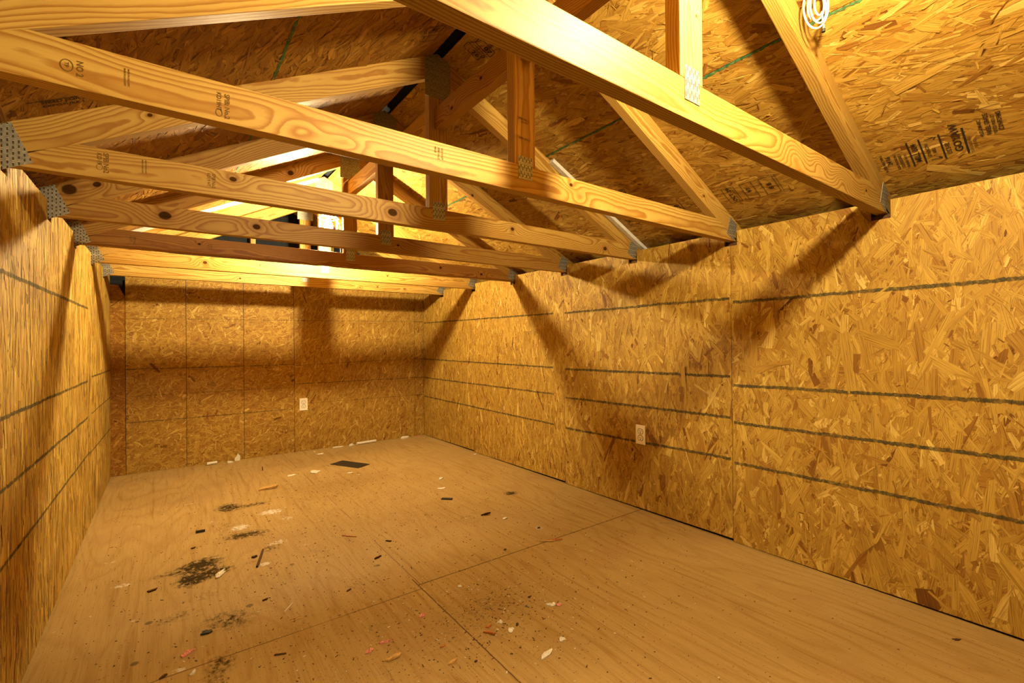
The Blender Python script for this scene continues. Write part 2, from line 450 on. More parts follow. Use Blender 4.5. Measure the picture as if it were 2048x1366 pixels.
class Board:
    """Collects sheets of strand board and their strands into one mesh."""

    def __init__(self, O, U, Vv, N):
        self.O, self.U, self.V, self.N = (np.array(a, float) for a in (O, U, Vv, N))
        self.v, self.f, self.fl, self.fr, self.mi = [], [], [], [], []

    def raw(self, pts3, fls, fr, mi=0):
        b = len(self.v)
        self.v += [tuple(p) for p in pts3]
        self.fl += fls
        self.fr += [fr] * len(fls)
        self.f.append(tuple(range(b, b + len(pts3))))
        self.mi.append(mi)

    def P(self, u, v, n):
        return self.O + self.U * u + self.V * v + self.N * n

    def sheet(self, conv, th=0.011, mi=0):
        m = len(conv)
        top = [self.P(u, v, 0) for u, v in conv]
        bot = [self.P(u, v, -th) for u, v in conv]
        self.raw(top, [(u, v, 0.3) for u, v in conv], 0.25, mi)
        self.raw(bot[::-1], [(u, v, 0.3) for u, v in conv][::-1], 0.3, mi)
        for i in range(m):
            j = (i + 1) % m
            self.raw([top[i], bot[i], bot[j], top[j]], [(0, 0, .1), (0, .011, .1), (.1, .011, .1), (.1, 0, .1)], 0.12, mi)

    def strands(self, convs, ang, spread, dens, ln, wd, seed, curl=0.0, hmax=0.0011, lift=0.0, ct=.035, mi=0):
        r = np.random.default_rng(seed)
        us = [p[0] for c in convs for p in c]
        vs = [p[1] for c in convs for p in c]
        u0, u1, v0, v1 = min(us) - .04, max(us) + .04, min(vs) - .04, max(vs) + .04
        n = int((u1 - u0) * (v1 - v0) * dens)
        cu, cv = r.uniform(u0, u1, n), r.uniform(v0, v1, n)
        L = np.exp(r.normal(math.log(ln), 0.42, n)).clip(ln * .3, ln * 2.4)
        W = np.exp(r.normal(math.log(wd), 0.55, n)).clip(wd * .25, wd * 3.2)
        W = np.minimum(W, L * .55)
        A = ang + r.normal(0, spread, n)
        hh = np.sort(r.uniform(0.00005, hmax, n))
        if lift: hh = hh + lift
        fr = r.beta(2.6, 2.4, n)
        dark = r.random(n)
        fr = np.where(dark < .04, fr * .2, np.where(dark > .96, .85 + fr * .15, fr * .84 + .09))
        rid = r.random(n)
        ta, tb = r.normal(0, .004, n), r.normal(0, .035, n)
        cm = r.random(n) < curl
        ta = np.where(cm, r.normal(0, ct, n), ta)
        jit = r.uniform(-1, 1, (n, 6))
        for i in range(n):
            l, wv = L[i] / 2, W[i] / 2
            j = jit[i]
            loc = ((-l, -wv * (.75 + .25 * j[0])), (l * .1, -wv), (l * (.92 + .08 * j[1]), -wv * (.6 + .4 * j[2])),
                   (l, wv * (.7 + .3 * j[3])), (-l * .15, wv * (1 + .15 * j[4])), (-l * (.9 + .1 * j[5]), wv * .8))
            ca, sa = math.cos(A[i]), math.sin(A[i])
            base = hh[i]
            sl = ta[i]
            pts = [(cu[i] + a * ca - b * sa, cv[i] + a * sa + b * ca,
                    base + (abs(a) * abs(sl) if cm[i] and a > 0 else a * sl if not cm[i] else 0) + b * tb[i], a, b)
                   for a, b in loc]
            for conv in convs:
                inside = True
                m = len(conv)
                for k in range(m):
                    a0, b0 = conv[k], conv[(k + 1) % m]
                    ex, ey = b0[0] - a0[0], b0[1] - a0[1]
                    for p in pts:
                        if ex * (p[1] - a0[1]) - ey * (p[0] - a0[0]) < 0:
                            inside = False
                            break
                    if not inside: break
                q = pts if inside else clip(pts, conv)
                if len(q) < 3: continue
                self.raw([self.O + self.U * p[0] + self.V * p[1] + self.N * max(p[2], .00002) for p in q],
                         [(p[3], p[4], rid[i]) for p in q], float(fr[i]), mi)
                if inside: break

    def line(self, p, q, wd, mi, n=0.0029, seed=0, ragged=.35):
        """ragged marker line from p to q on the board face"""
        r = random.Random(seed)
        p, q = np.array(p, float), np.array(q, float)
        L = np.linalg.norm(q - p)
        d = (q - p) / L
        nn = np.array((-d[1], d[0]))
        k = max(2, int(L / .0055))
        wa = 0.0
        prev = None
        for i in range(k + 1):
            wa = wa * .9 + r.uniform(-.0006, .0006)
            c = p + d * (L * i / k) + nn * wa
            a = c + nn * wd / 2 * (1 + r.uniform(-ragged, ragged))
            b = c - nn * wd / 2 * (1 + r.uniform(-ragged, ragged))
            if prev is not None:
                self.raw([self.P(*prev[1], n), self.P(*b, n), self.P(*a, n), self.P(*prev[0], n)], [(0, 0, 0)] * 4, 0, mi)
            prev = (a, b)

    def build(self, name, mats, label):
        me = bpy.data.meshes.new(name)
        me.from_pydata([tuple(p) for p in self.v], [], self.f)
        a = me.attributes.new('fl', 'FLOAT_VECTOR', 'POINT')
        a.data.foreach_set('vector', np.array(self.fl, np.float32).ravel())
        b = me.attributes.new('fr', 'FLOAT', 'POINT')
        b.data.foreach_set('value', np.array(self.fr, np.float32))
        o = link(name, me, mats)
        me.polygons.foreach_set('material_index', np.array(self.mi, np.int32))
        me.update()
        o['kind'] = 'structure'
        o['label'] = label
        return o


def box_faces(bd, u0, u1, v0, v1, n0, n1, mi):
    """closed box in a board's frame"""
    c = [(u0, v0), (u1, v0), (u1, v1), (u0, v1)]
    lo = [bd.P(u, v, n0) for u, v in c]
    hi = [bd.P(u, v, n1) for u, v in c]
    z = [(0, 0, 0)] * 4
    bd.raw(hi, z, 0, mi)
    bd.raw(lo[::-1], z, 0, mi)
    for i in range(4):
        j = (i + 1) % 4
        bd.raw([hi[i], lo[i], lo[j], hi[j]], z, 0, mi)


# side walls: sheets 1.22 m wide, notched round every truss
def side_wall(right):
    if right:
        bd = Board((XR, 0, 0), (0, 1, 0), (0, 0, 1), (-1, 0, 0))
        seams = [YF, TY[0] - .002, 1.232, 2.455, 3.685, YB - .001]
    else:
        bd = Board((XL, 0, 0), (0, 1, 0), (0, 0, 1), (1, 0, 0))
        seams = [YF, TY[0] - .13, 1.09, 2.31, 3.525, YB - .001]
    ztop = ZW
    zn = ZB - 0.022
    for i in range(len(seams) - 1):
        a, b = seams[i] + .0012, seams[i + 1] - .0012
        bt = (.016, .003) if right else (.004, .004)
        if right and i == 1: bt = (.013, .002)
        convs = [[(a, bt[0]), (b, bt[1]), (b, zn), (a, zn)]]
        cuts = [a]
        for ty in TY:
            if a - .05 < ty < b + .05:
                cuts += [max(a, ty - .034), min(b, ty + .030)]
        cuts.append(b)
        for k in range(0, len(cuts) - 1, 2):
            if cuts[k + 1] - cuts[k] > .01:
                c0, c1 = cuts[k], cuts[k + 1]
                convs.append([(c0, zn), (c1, zn), (c1, ztop), (c0, ztop)])
        for c in convs: bd.sheet(c)
        near = i <= 2
        sd = 100 * (1 if right else 2) + i
        if right:
            k = {0: 1.25, 1: 1.25, 2: 1.1, 3: .80, 4: .80}[i]
            sp = {0: .50, 1: .50, 2: .42, 3: .30, 4: .30}[i]
            d = 1 / k ** 2
            bd.strands(convs, math.pi / 2, sp, 2900 * d, .045 * k, .0068 * k, sd)
            bd.strands(convs, math.pi / 2 - .08, sp, 1250 * d, .085 * k, .0155 * k * (k if k > 1 else k), sd + 20, hmax=.0013, lift=.0001, curl=.01)
            bd.strands(convs, math.pi / 2, .6, 1500 * d, .028 * k, .0038 * k, sd + 40, hmax=.0008, lift=.0006)
        else:
            bd.strands(convs, math.pi / 2, .13, 2600, .075, .0070, sd)
            bd.strands(convs, math.pi / 2, .12, 1500, .12, .011, sd + 20, hmax=.0013, lift=.0001)
            bd.strands(convs, math.pi / 2, .25, 900, .04, .0040, sd + 40, hmax=.0008, lift=.0006)
    if right:
        for k, (y0, y1, zs) in enumerate([
                (-1.3, 1.222, ((.206, .191), (-.20, -.220), (-.392, -.406), (-.603, -.605))),
                (1.24, 2.444, ((.213, .207), (-.178, -.189), (-.383, -.390), (-.589, -.606))),
                (2.57, 4.705, ((.211, .225), (-.183, -.169), (-.375, -.372), (-.597, -.576)))]):
            for j, (za, zb_) in enumerate(zs):
                bd.line((y0, za + H), (y1, zb_ + H), .0135 if k < 2 else .0115, 1, seed=k * 7 + j)
    else:
        for j, (y0, y1, za, zb_, wd) in enumerate([
                (.3, 3.48, .196, .211, .012), (.3, 3.46, -.188, -.190, .011), (3.62, 4.70, -.175, -.181, .009),
                (.3, 3.455, -.372, -.390, .011), (3.6, 4.70, -.385, -.385, .006),
                (.3, 3.51, -.575, -.591, .010), (3.53, 4.70, -.60, -.625, .008)]):
            bd.line((y0, za + H), (y1, zb_ + H), wd, 1, seed=60 + j)
    # studs and dark outer skin behind the boards
    box_faces(bd, YF - .1, YB + .12, -.05, ZR - .5 * (XR + .11 - XC) + .0, -.13, -.11, 2)
    for ty in [TY[0] + .61 * k for k in range(-2, 9)]:
        box_faces(bd, ty - .02, ty + .02, .04, ZB - .075, -.10, -.0115, 3)
    box_faces(bd, YF - .1, YB + .1, .0, .038, -.105, -.013, 2)
    box_faces(bd, YF - .1, YB + .1, ZB - .074, ZB - .004, -.105, -.0125, 3)
    return bd.build('wall_right' if right else 'wall_left', [OSB_WALL if right else OSB_SIDE, MARK, FELT, BARK],
                    'strand board wall with marker lines on the right side of the room' if right
                    else 'strand board wall with marker lines on the left, close to the camera')


side_wall(True)
side_wall(False)


def back_wall():
    bd = Board((0, YB, 0), (1, 0, 0), (0, 0, 1), (0, -1, 0))
    xs = [XL + .001, -.267, .122, .538, .948, 2.156, XR - .001]
    for i in range(6):
        a, b = xs[i] + (.0016 if i else 0), xs[i + 1] - .0016
        z1 = ZB + .05
        convs = [[(a, .001), (b, .001), (b, z1), (a, z1)]]
        if i == 0:
            convs = [[(a, .001), (b, .001), (b, .385 + H), (a, .30 + H)], [(a, .304 + H), (b, .389 + H), (b - .006, .40 + H), (a + .050, .475 + H), (a, .475 + H)]]
        for c in convs: bd.sheet(c, mi=4 if i == 0 else 0)
        sd = 300 + i
        if i < 4:
            bd.strands(convs, .35, 1.0, 3600, .030, .006, sd, mi=4 if i == 0 else 0)
            bd.strands(convs, .3, .9, 900, .055, .010, sd + 20, hmax=.0011, lift=.0001, mi=4 if i == 0 else 0)
        else:
            bd.strands(convs, 1.2, .55, 3600, .038, .006, sd)
            bd.strands(convs, 1.2, .5, 900, .065, .010, sd + 20, hmax=.0011, lift=.0001)
    k = 0
    for (x0, x1, a, b, wd) in [(-.264, 2.25, .216, .240, .003), (-.264, .945, -.181, -.185, .0055), (-.264, .945, -.395, -.394, .0025),
                               (-.264, .93, -.598, -.597, .0055), (.954, 2.15, -.194, -.164, .003), (.962, 2.15, -.367, -.367, .005),
                               (.973, 2.15, -.555, -.556, .0035), (2.158, 2.262, -.166, -.166, .006), (2.158, 2.262, -.368, -.368, .008),
                               (2.158, 2.262, -.558, -.558, .006), (2.158, 2.262, .236, .238, .005)]:
        bd.line((x0, a + H), (x1, b + H), wd, 1, seed=90 + k, n=.0020)
        k += 1
    box_faces(bd, XL - .1, XR + .1, -.05, ZR + .1, -.13, -.11, 2)
    box_faces(bd, XL - .1, XR + .1, -.05, ZB + .02, -.030, -.020, 2)
    return bd.build('wall_back', [OSB_BACK, MARK, FELT, BARK, OSB_ROOFL], 'strand board wall at the far end, dark felt in the gable above')


back_wall()


def front_wall():
    bd = Board((0, YF, 0), (1, 0, 0), (0, 0, 1), (0, 1, 0))
    x0, x1, zt = .0, 1.9, 1.62  # made-up doorway opening, added so less light bounces back into the room
    cs = [[(XL - .1, 0), (x0, 0), (x0, zroof(x0)), (XL - .1, zroof(XL - .1))],
          [(x0, zt), (x1, zt), (x1, zroof(x1)), (XC, ZR), (x0, zroof(x0))],
          [(x1, 0), (XR + .1, 0), (XR + .1, zroof(XR + .1)), (x1, zroof(x1))]]
    for c in cs: bd.sheet(c)
    bd.strands(cs, 1.5, .6, 700, .07, .02, 500)
    return bd.build('wall_front', [OSB_WALL], 'strand board wall behind the camera with an unseen doorway opening added to cut bounced light')


front_wall()


def roof(side):
    # frame: u runs down the room, v up the slope from the eave
    s5 = math.sqrt(1.25)
    if side > 0:
        bd = Board((XC, 0, ZR), (0, 1, 0), (-1 / s5, 0, .5 / s5), (-.5 / s5, 0, -1 / s5))
    else:
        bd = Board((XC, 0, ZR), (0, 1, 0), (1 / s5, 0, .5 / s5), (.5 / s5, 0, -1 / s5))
    vr = -.024 * s5
    vs = -.611 * s5 if side > 0 else -.645 * s5
    ve = -1.62 * s5
    ys = [YF - .05, TY[0], TY[2], TY[4], TY[6], YB + .12]
    yt = [YF - .05, TY[1], TY[3], TY[5], TY[7], YB + .12]
    k = 0
    for (va, vb, cuts) in ((ve, vs - .0015, ys), (vs + .0015, vr, yt)):
        for i in range(len(cuts) - 1):
            a, b = cuts[i] + .001, cuts[i + 1] - .001
            c = [(a, va), (b, va), (b, vb), (a, vb)]
            bd.sheet(c)
            sd = 700 + k + (50 if side > 0 else 0)
            ang = .12 if side > 0 else -.9
            bd.strands([c], ang if side > 0 else -.15, .33, 2300, .052, .008, sd, curl=.03)
            bd.strands([c], ang if side > 0 else -.3, .40, 1300, .085, .016, sd + 100, hmax=.0014, lift=.0001, curl=.05)
            bd.strands([c], 0, 1.4, 170, .026, .006, sd + 200, hmax=.0008, lift=.0008, curl=.95, ct=.16)
            k += 1
    n0 = .0024
    bd.line((YF, vs - .004), (YB, vs - .004), .009, 1, n=n0, seed=5, ragged=.6)
    # black backing over the joint and the open ridge
    box_faces(bd, YF - .05, YB + .12, vs - .05, vs + .05, -.02, -.0115, 2)
    box_faces(bd, YF - .1, YB + .16, ve - .05, .03, -.045, -.022, 2)
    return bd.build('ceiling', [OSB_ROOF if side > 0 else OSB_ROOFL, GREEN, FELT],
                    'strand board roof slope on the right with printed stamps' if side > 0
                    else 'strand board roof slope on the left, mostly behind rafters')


roof_r = roof(1)
roof_l = roof(-1)


def slab(name, lo, hi, mat, label):
    bd = Board((0, 0, 0), (1, 0, 0), (0, 1, 0), (0, 0, 1))
    box_faces(bd, lo[0], hi[0], lo[1], hi[1], lo[2], hi[2], 0)
    return bd.build(name, [mat], label)


slab('floor', (XL - .14, YF - .1, -.03), (XR + .14, YB + .14, 0), FLOOR, 'worn plywood floor with black stains and scattered debris')


# ------------------------------------------------------------------ stamps (printed lettering)
_tc = {}


def text_data(s):
    if s not in _tc:
        cu = bpy.data.curves.new('t', 'FONT')
        cu.body = s
        cu.size = 1.0
        cu.resolution_u = 2
        cu.offset = .022
        o = bpy.data.objects.new('t', cu)
        COL.objects.link(o)
        dg = bpy.context.evaluated_depsgraph_get()
        me = bpy.data.meshes.new_from_object(o.evaluated_get(dg))
        vs = [tuple(v.co) for v in me.vertices]
        fs = [tuple(p.vertices) for p in me.polygons]
        bpy.data.objects.remove(o, do_unlink=True)
        bpy.data.curves.remove(cu)
        bpy.data.meshes.remove(me)
        _tc[s] = (vs, fs)
    return _tc[s]


def stamp(name, parent, O, e1, e2, items, mat):
    """items: ('t', text, x, y, height[, xscale]) | ('l', x0, y0, x1, y1, w) | ('b', x0, y0, x1, y1, w)
    | ('o', cx, cy, rx, ry, w); x along e1, y along e2"""
    O, e1, e2 = Vector(O), Vector(e1).normalized(), Vector(e2).normalized()
    vs, fs = [], []

    def quad(pts):
        b = len(vs)
        vs.extend(pts)
        fs.append(tuple(range(b, b + len(pts))))

    def ln(x0, y0, x1, y1, w):
        dx, dy = x1 - x0, y1 - y0
        L = math.hypot(dx, dy)
        nx, ny = -dy / L * w / 2, dx / L * w / 2
        quad([(x0 + nx, y0 + ny), (x0 - nx, y0 - ny), (x1 - nx, y1 - ny), (x1 + nx, y1 + ny)])
    for it in items:
        if it[0] == 't':
            tv, tf = text_data(it[1])
            b = len(vs)
            hgt = it[4] / .7
            xs = hgt * (it[5] if len(it) > 5 else 1)
            vs.extend([(it[2] + v[0] * xs, it[3] + v[1] * hgt) for v in tv])
            fs.extend([tuple(i + b for i in f) for f in tf])
        elif it[0] == 'l':
            ln(*it[1:])
        elif it[0] == 'b':
            x0, y0, x1, y1, w_ = it[1:]
            for q in ((x0, y0, x1, y0), (x1, y0, x1, y1), (x1, y1, x0, y1), (x0, y1, x0, y0)): ln(*q, w_)
        elif it[0] == 'o':
            cx, cy, rx, ry, w_ = it[1:]
            for k in range(20):
                a, b = 2 * math.pi * k / 20, 2 * math.pi * (k + 1) / 20
                ln(cx + rx * math.cos(a), cy + ry * math.sin(a), cx + rx * math.cos(b), cy + ry * math.sin(b), w_)
    me = bpy.data.meshes.new(name)
    me.from_pydata([tuple(O + e1 * x + e2 * y) for x, y in vs], [], fs)
    return link(name, me, [mat], parent)


S5 = math.sqrt(1.25)


def rp(x, y, off=.0032):      # point on the right roof slope, a hair under it
    n = Vector((-.5, 0, -1)).normalized()
    return Vector((x, y, zroof(x))) + n * off


def lp(x, y, off=.0032):
    n = Vector((.5, 0, -1)).normalized()
    return Vector((x, y, zroof(x))) + n * off


UPR = (-1, 0, .5)
# long grade stamp beside the nearest right rafter: reads up the slope, tops away from the camera
stamp('grade_stamp', roof_r, rp(2.205, .583), UPR, (0, 1, 0), [
    ('t', 'RATED SHEATHING', .0, -.006, .008, .95), ('t', '24/16', .035, -.026, .014), ('t', 'SIZED FOR SPACING', .0, -.043, .007, .9),
    ('t', 'EXPOSURE 1', .01, -.057, .009), ('t', 'THICKNESS 0.418 IN', .0, -.071, .007, .8), ('l', .0, -.083, .125, -.083, .005),
    ('t', 'MILL 004', .015, -.106, .016, 1.1), ('l', .0, -.116, .125, -.116, .005),
    ('t', 'STRENGTH', .03, -.135, .009), ('t', 'AXIS', .04, -.150, .009), ('l', .01, -.130, .01, -.160, .003), ('l', .01, -.160, .018, -.152, .003),
    ('l', .115, -.130, .115, -.160, .003), ('l', .115, -.160, .107, -.152, .003), ('l', .0, -.168, .125, -.168, .005),
    ('t', 'US 2-92', .02, -.187, .012), ('t', 'GOYAW', .02, -.216, .020, 1.2), ('l', .0, -.226, .125, -.226, .006)], INK)
stamp('grade_stamp', roof_r, rp(2.205, .350), UPR, (0, 1, 0), [
    ('t', 'PS 2-92 SHEATHING', .0, -.006, .007, .9), ('t', 'PRP-108', .02, -.018, .008)], INK_SOFT)
stamp('grade_stamp', roof_r, rp(2.150, .318), UPR, (0, 1, 0), [
    ('t', 'HUD-UM-40C', .0, -.006, .009), ('t', 'PANEL GRADE', .0, -.024, .011, .95), ('t', 'TESTED PRODUCT', .0, -.037, .008, .9),
    ('t', 'CONFORMS', .01, -.052, .011, .95), ('l', .122, .01, .122, -.055, .002)], INK)
stamp('date_stamp', roof_r, rp(2.165, 1.16), UPR, (0, 1, 0), [
    ('b', .0, -.045, .105, .01, .0022), ('t', 'OCT-29', .006, -.026, .018, 1.1), ('l', .0, -.035, .105, -.035, .0016),
    ('b', .0, -.125, .105, -.075, .0022), ('t', '97', .042, -.108, .018, 1.2), ('b', .0, -.215, .105, -.158, .0022),
    ('t', '8 B', .028, -.196, .018, 1.2), ('l', -.005, -.226, .11, -.226, .0016)], INK)
stamp('grade_stamp', roof_r, rp(2.190, 1.43), UPR, (0, 1, 0), [
    ('t', 'BOWEP', .0, -.022, .024, 1.0), ('t', 'SIZED FOR', .0, .006, .009), ('l', .0, .018, .12, .018, .003), ('t', 'SPACING', .0, .026, .009),
    ('l', .0, -.036, .13, -.036, .003), ('t', 'EXPOSURE 1', .0, .042, .008)], INK)
stamp('grade_stamp', roof_r, rp(2.12, 1.71), UPR, (0, 1, 0), [
    ('t', '7/16', .0, .0, .03, 1.0), ('l', -.03, -.02, .10, -.02, .003), ('l', -.03, .04, .10, .04, .003)], INK)
stamp('grade_stamp', roof_r, rp(2.14, 2.25), UPR, (0, 1, 0), [
    ('t', 'BS-21', .0, -.012, .02, 1.1), ('b', -.01, -.03, .10, .02, .004), ('l', -.01, .03, .1, .03, .003), ('t', 'MILL', .0, .038, .012)], INK)
DNR = (1, 0, -.5)
stamp('date_stamp', roof_r, rp(1.000, 1.675), DNR, (0, -1, 0), [
    ('b', .0, -.005, .075, .032, .0025), ('t', '26', .035, .003, .020, 1.2), ('b', .02, .058, .10, .095, .0025), ('t', '07', .058, .066, .020, 1.2),
    ('t', '7', .075, .022, .018), ('l', .0, .045, .10, .045, .0022)], INK)
DNL = (-1, 0, -.5)
stamp('grade_stamp', roof_l, lp(-.245, 1.440), (1, 0, .5), (0, -1, 0), [
    ('t', 'L30', .0, .0, .034, 1.0), ('l', -.02, -.012, .10, -.012, .003)], INK)
stamp('grade_stamp', roof_l, lp(-.27, 1.735), (1, 0, .5), (0, -1, 0), [
    ('t', 'SIZED FOR SPACING', .0, -.012, .014, .9), ('t', 'EXPOSURE 1', .0, -.034, .012), ('l', -.03, .006, .22, .006, .003)], INK)
stamp('date_stamp', roof_l, lp(.86, 1.60), (-1, 0, -.5), (0, -1, 0), [
    ('b', .0, -.02, .08, .02, .0025), ('t', '28', .02, -.010, .018, 1.2), ('b', -.01, -.085, .06, -.045, .0025)], INK)

# ------------------------------------------------------------------ lumber
_sd = [0.0]


def lumber(name, poly, e1, e2, O, th, parent=None, knots=(), tone=(1, 1, 1), seed=None, mat=None, rot=None):
    """Board: outline poly (a, b) in the plane e1, e2 at O, thickness th along e1 x e2's back side.
    Grain runs along `rot` (angle in that plane, 0 = e1)."""
    O, e1, e2 = Vector(O), Vector(e1).normalized(), Vector(e2).normalized()
    n = e1.cross(e2)
    bm = bmesh.new()
    area = sum(poly[i][0] * poly[(i + 1) % len(poly)][1] - poly[(i + 1) % len(poly)][0] * poly[i][1] for i in range(len(poly)))
    if area < 0: poly = poly[::-1]
    f_ = [bm.verts.new((a, b, 0)) for a, b in poly]
    k_ = [bm.verts.new((a, b, -th)) for a, b in poly]
    bm.faces.new(f_)
    bm.faces.new(k_[::-1])
    m = len(poly)
    for i in range(m):
        j = (i + 1) % m
        bm.faces.new((f_[i], k_[i], k_[j], f_[j]))
    bmesh.ops.bevel(bm, geom=list(bm.edges), offset=.0022, segments=2, profile=.6, affect='EDGES', clamp_overlap=True)
    me = bpy.data.meshes.new(name)
    bm.to_mesh(me)
    bm.free()
    co = np.empty(len(me.vertices) * 3, np.float32)
    me.vertices.foreach_get('co', co)
    co = co.reshape(-1, 3)
    ra = rot or 0.0
    ca, sa = math.cos(ra), math.sin(ra)
    cx, cy = np.mean([p[0] for p in poly]), np.mean([p[1] for p in poly])
    bc = np.empty_like(co)
    bc[:, 0] = (co[:, 0]) * ca + (co[:, 1]) * sa
    bc[:, 1] = -(co[:, 0] - cx) * sa + (co[:, 1] - cy) * ca
    bc[:, 2] = co[:, 2]
    at = me.attributes.new('bc', 'FLOAT_VECTOR', 'POINT')
    at.data.foreach_set('vector', bc.ravel())
    M = Matrix(((e1.x, e2.x, n.x, O.x), (e1.y, e2.y, n.y, O.y), (e1.z, e2.z, n.z, O.z), (0, 0, 0, 1)))
    me.transform(M)
    o = link(name, me, [mat or PINE], parent)
    if seed is None:
        _sd[0] += 1.37
        seed = _sd[0]
    o['seed'] = float(seed)
    o['tone'] = [float(v) for v in tone]
    for i in range(4):
        if i < len(knots):
            kx, ky, kr = knots[i]
            # knot position given in (a, b)
            o['knot%d' % i] = [kx * ca + ky * sa, -(kx - cx) * sa + (ky - cy) * ca, kr]
        else:
            o['knot%d' % i] = [99.0, 99.0, 0.0]
    for p in me.polygons: p.use_smooth = False
    return o


def gusset(name, poly, O, e1, e2, parent, cols, rows, n=.0016, slot=(.0022, .0085), skew=0.0, bright=True):
    """pressed tooth plate; outline poly in mm-like plane coords, slots in staggered columns"""
    O, e1, e2 = Vector(O), Vector(e1).normalized(), Vector(e2).normalized()
    nn = e1.cross(e2)
    bd = Board(O, e1, e2, nn)
    m = len(poly)
    z4 = [(0, 0, 0)] * 4
    hi = [bd.P(a, b, n) for a, b in poly]
    lo = [bd.P(a, b, -.0003) for a, b in poly]
    bd.raw(hi, [(0, 0, 0)] * m, 0, 0)
    for i in range(m):
        j = (i + 1) % m
        bd.raw([hi[i], lo[i], lo[j], hi[j]], z4, 0, 0)
    x0, x1 = min(p[0] for p in poly), max(p[0] for p in poly)
    y0, y1 = min(p[1] for p in poly), max(p[1] for p in poly)
    r = random.Random(int(O.x * 1000 + O.y * 77))
    for i in range(cols):
        for j in range(rows):
            cx = x0 + (i + .5) * (x1 - x0) / cols
            cy = y0 + (j + .5 + (.22 if i % 2 else -.08)) * (y1 - y0) / rows
            sw, sh = slot[0] / 2, slot[1] / 2
            q = [(cx - sw, cy - sh, 0), (cx + sw, cy - sh, 0), (cx + sw, cy + sh, 0), (cx - sw, cy + sh, 0)]
            q = clip(q, poly)
            if len(q) < 3: continue
            bd.raw([bd.P(a, b, n + .0003) for a, b, _ in q], [(0, 0, 0)] * len(q), 0, 1)
            if bright:      # raised lip where the tooth was punched out
                t0 = cy + sh * (1 if j % 2 else -1)
                q = clip([(cx - sw * 1.3, t0 - .0008, 0), (cx + sw * 1.3, t0 - .0008, 0), (cx + sw * 1.3, t0 + .0008, 0), (cx - sw * 1.3, t0 + .0008, 0)], poly)
                if len(q) >= 3:
                    bd.raw([bd.P(a, b, n + .0011) for a, b, _ in q], [(0, 0, 0)] * len(q), 0, 2)
    me = bpy.data.meshes.new(name)
    me.from_pydata([tuple(p) for p in bd.v], [], bd.f)
    o = link(name, me, [PLATE, SLOT, TEETH], parent)
    me.polygons.foreach_set('material_index', np.array(bd.mi, np.int32))
    return o


def frame_at(y):
    # plane of a truss' front face: a = X, b = Z, normal towards -Y
    return dict(e1=(1, 0, 0), e2=(0, 0, 1), O=(0, y - TH / 2, 0))


XO = 1.50                                        # half length of the rafters beyond the ridge
SLOPE = math.atan(.5)


def heel_x():
    # X (from ridge) where the rafter underside meets the chord top
    return (ZR - RV - (ZB + DP)) / .5


TONES = {0: (1, 1, 1), 1: (.76, .74, .70), 2: (1.0, .98, .95), 3: (.93, .88, .82), 4: (.82, .72, .62), 5: (.62, .48, .38), 6: (1.06, 1.04, 1.02), 7: (1.05, 1.05, 1.02)}
ORD = {0: 'roof truss nearest overhead, just out of the picture above the camera',
       1: 'largest and nearest pine roof truss, cathedral grain chord crossing the upper right',
       2: 'second pine roof truss, grade-stamped chord crossing from the upper left corner',
       3: 'third pine roof truss with grey plate at its peak and white batten beside it',
       4: 'fourth pine roof truss, chord with a big dark knot near its left end',
       5: 'fifth roof truss, darker reddish chord running just under the bright bulb',
       6: 'sixth roof truss, pale chord with a mottled brown stain, second from the back wall',
       7: 'last roof truss, pale thin-looking chord right in front of the back wall'}
CHK = {1: [(1.47, .540 + H, -.015), (1.64, .546 + H, -.012), (1.83, .535 + H, -.013), (2.05, .542 + H, .0055)],
       2: [(1.160, .560 + H, .0075), (1.20, .520 + H, -.010), (.261, .52 + H, -.013), (.37, .515 + H, -.010)],
       3: [(.180, .560 + H, .010), (.742, .537 + H, .019), (1.350, .552 + H, .009), (2.003, .531 + H, .013)],
       4: [(-.007, .545 + H, .019), (.333, .545 + H, .013), (1.02, .54 + H, .006)],
       5: [(.14, .55 + H, .006), (1.6, .55 + H, .008), (1.95, .53 + H, .008)],
       6: [(.199, .543 + H, .011), (.519, .556 + H, .004), (1.439, .551 + H, .005)],
       7: [(.464, .529 + H, .006), (1.581, .532 + H, .006), (1.417, .517 + H, .005), (1.85, .53 + H, .005)]}
RRK = {1: [(1.835, .690 + H, .007)], 2: [(2.004, .672 + H, .006)], 3: [(1.70, .84 + H, .008)], 4: [(1.5, .9 + H, .008)]}
RLK = {3: [(-.041, .714 + H, .006)], 4: [(-.30, .60 + H, .022), (-.22, .635 + H, .012)], 5: [(.60, 1.03 + H, .016)], 6: [(.2, .83 + H, .01)]}
trusses = {}
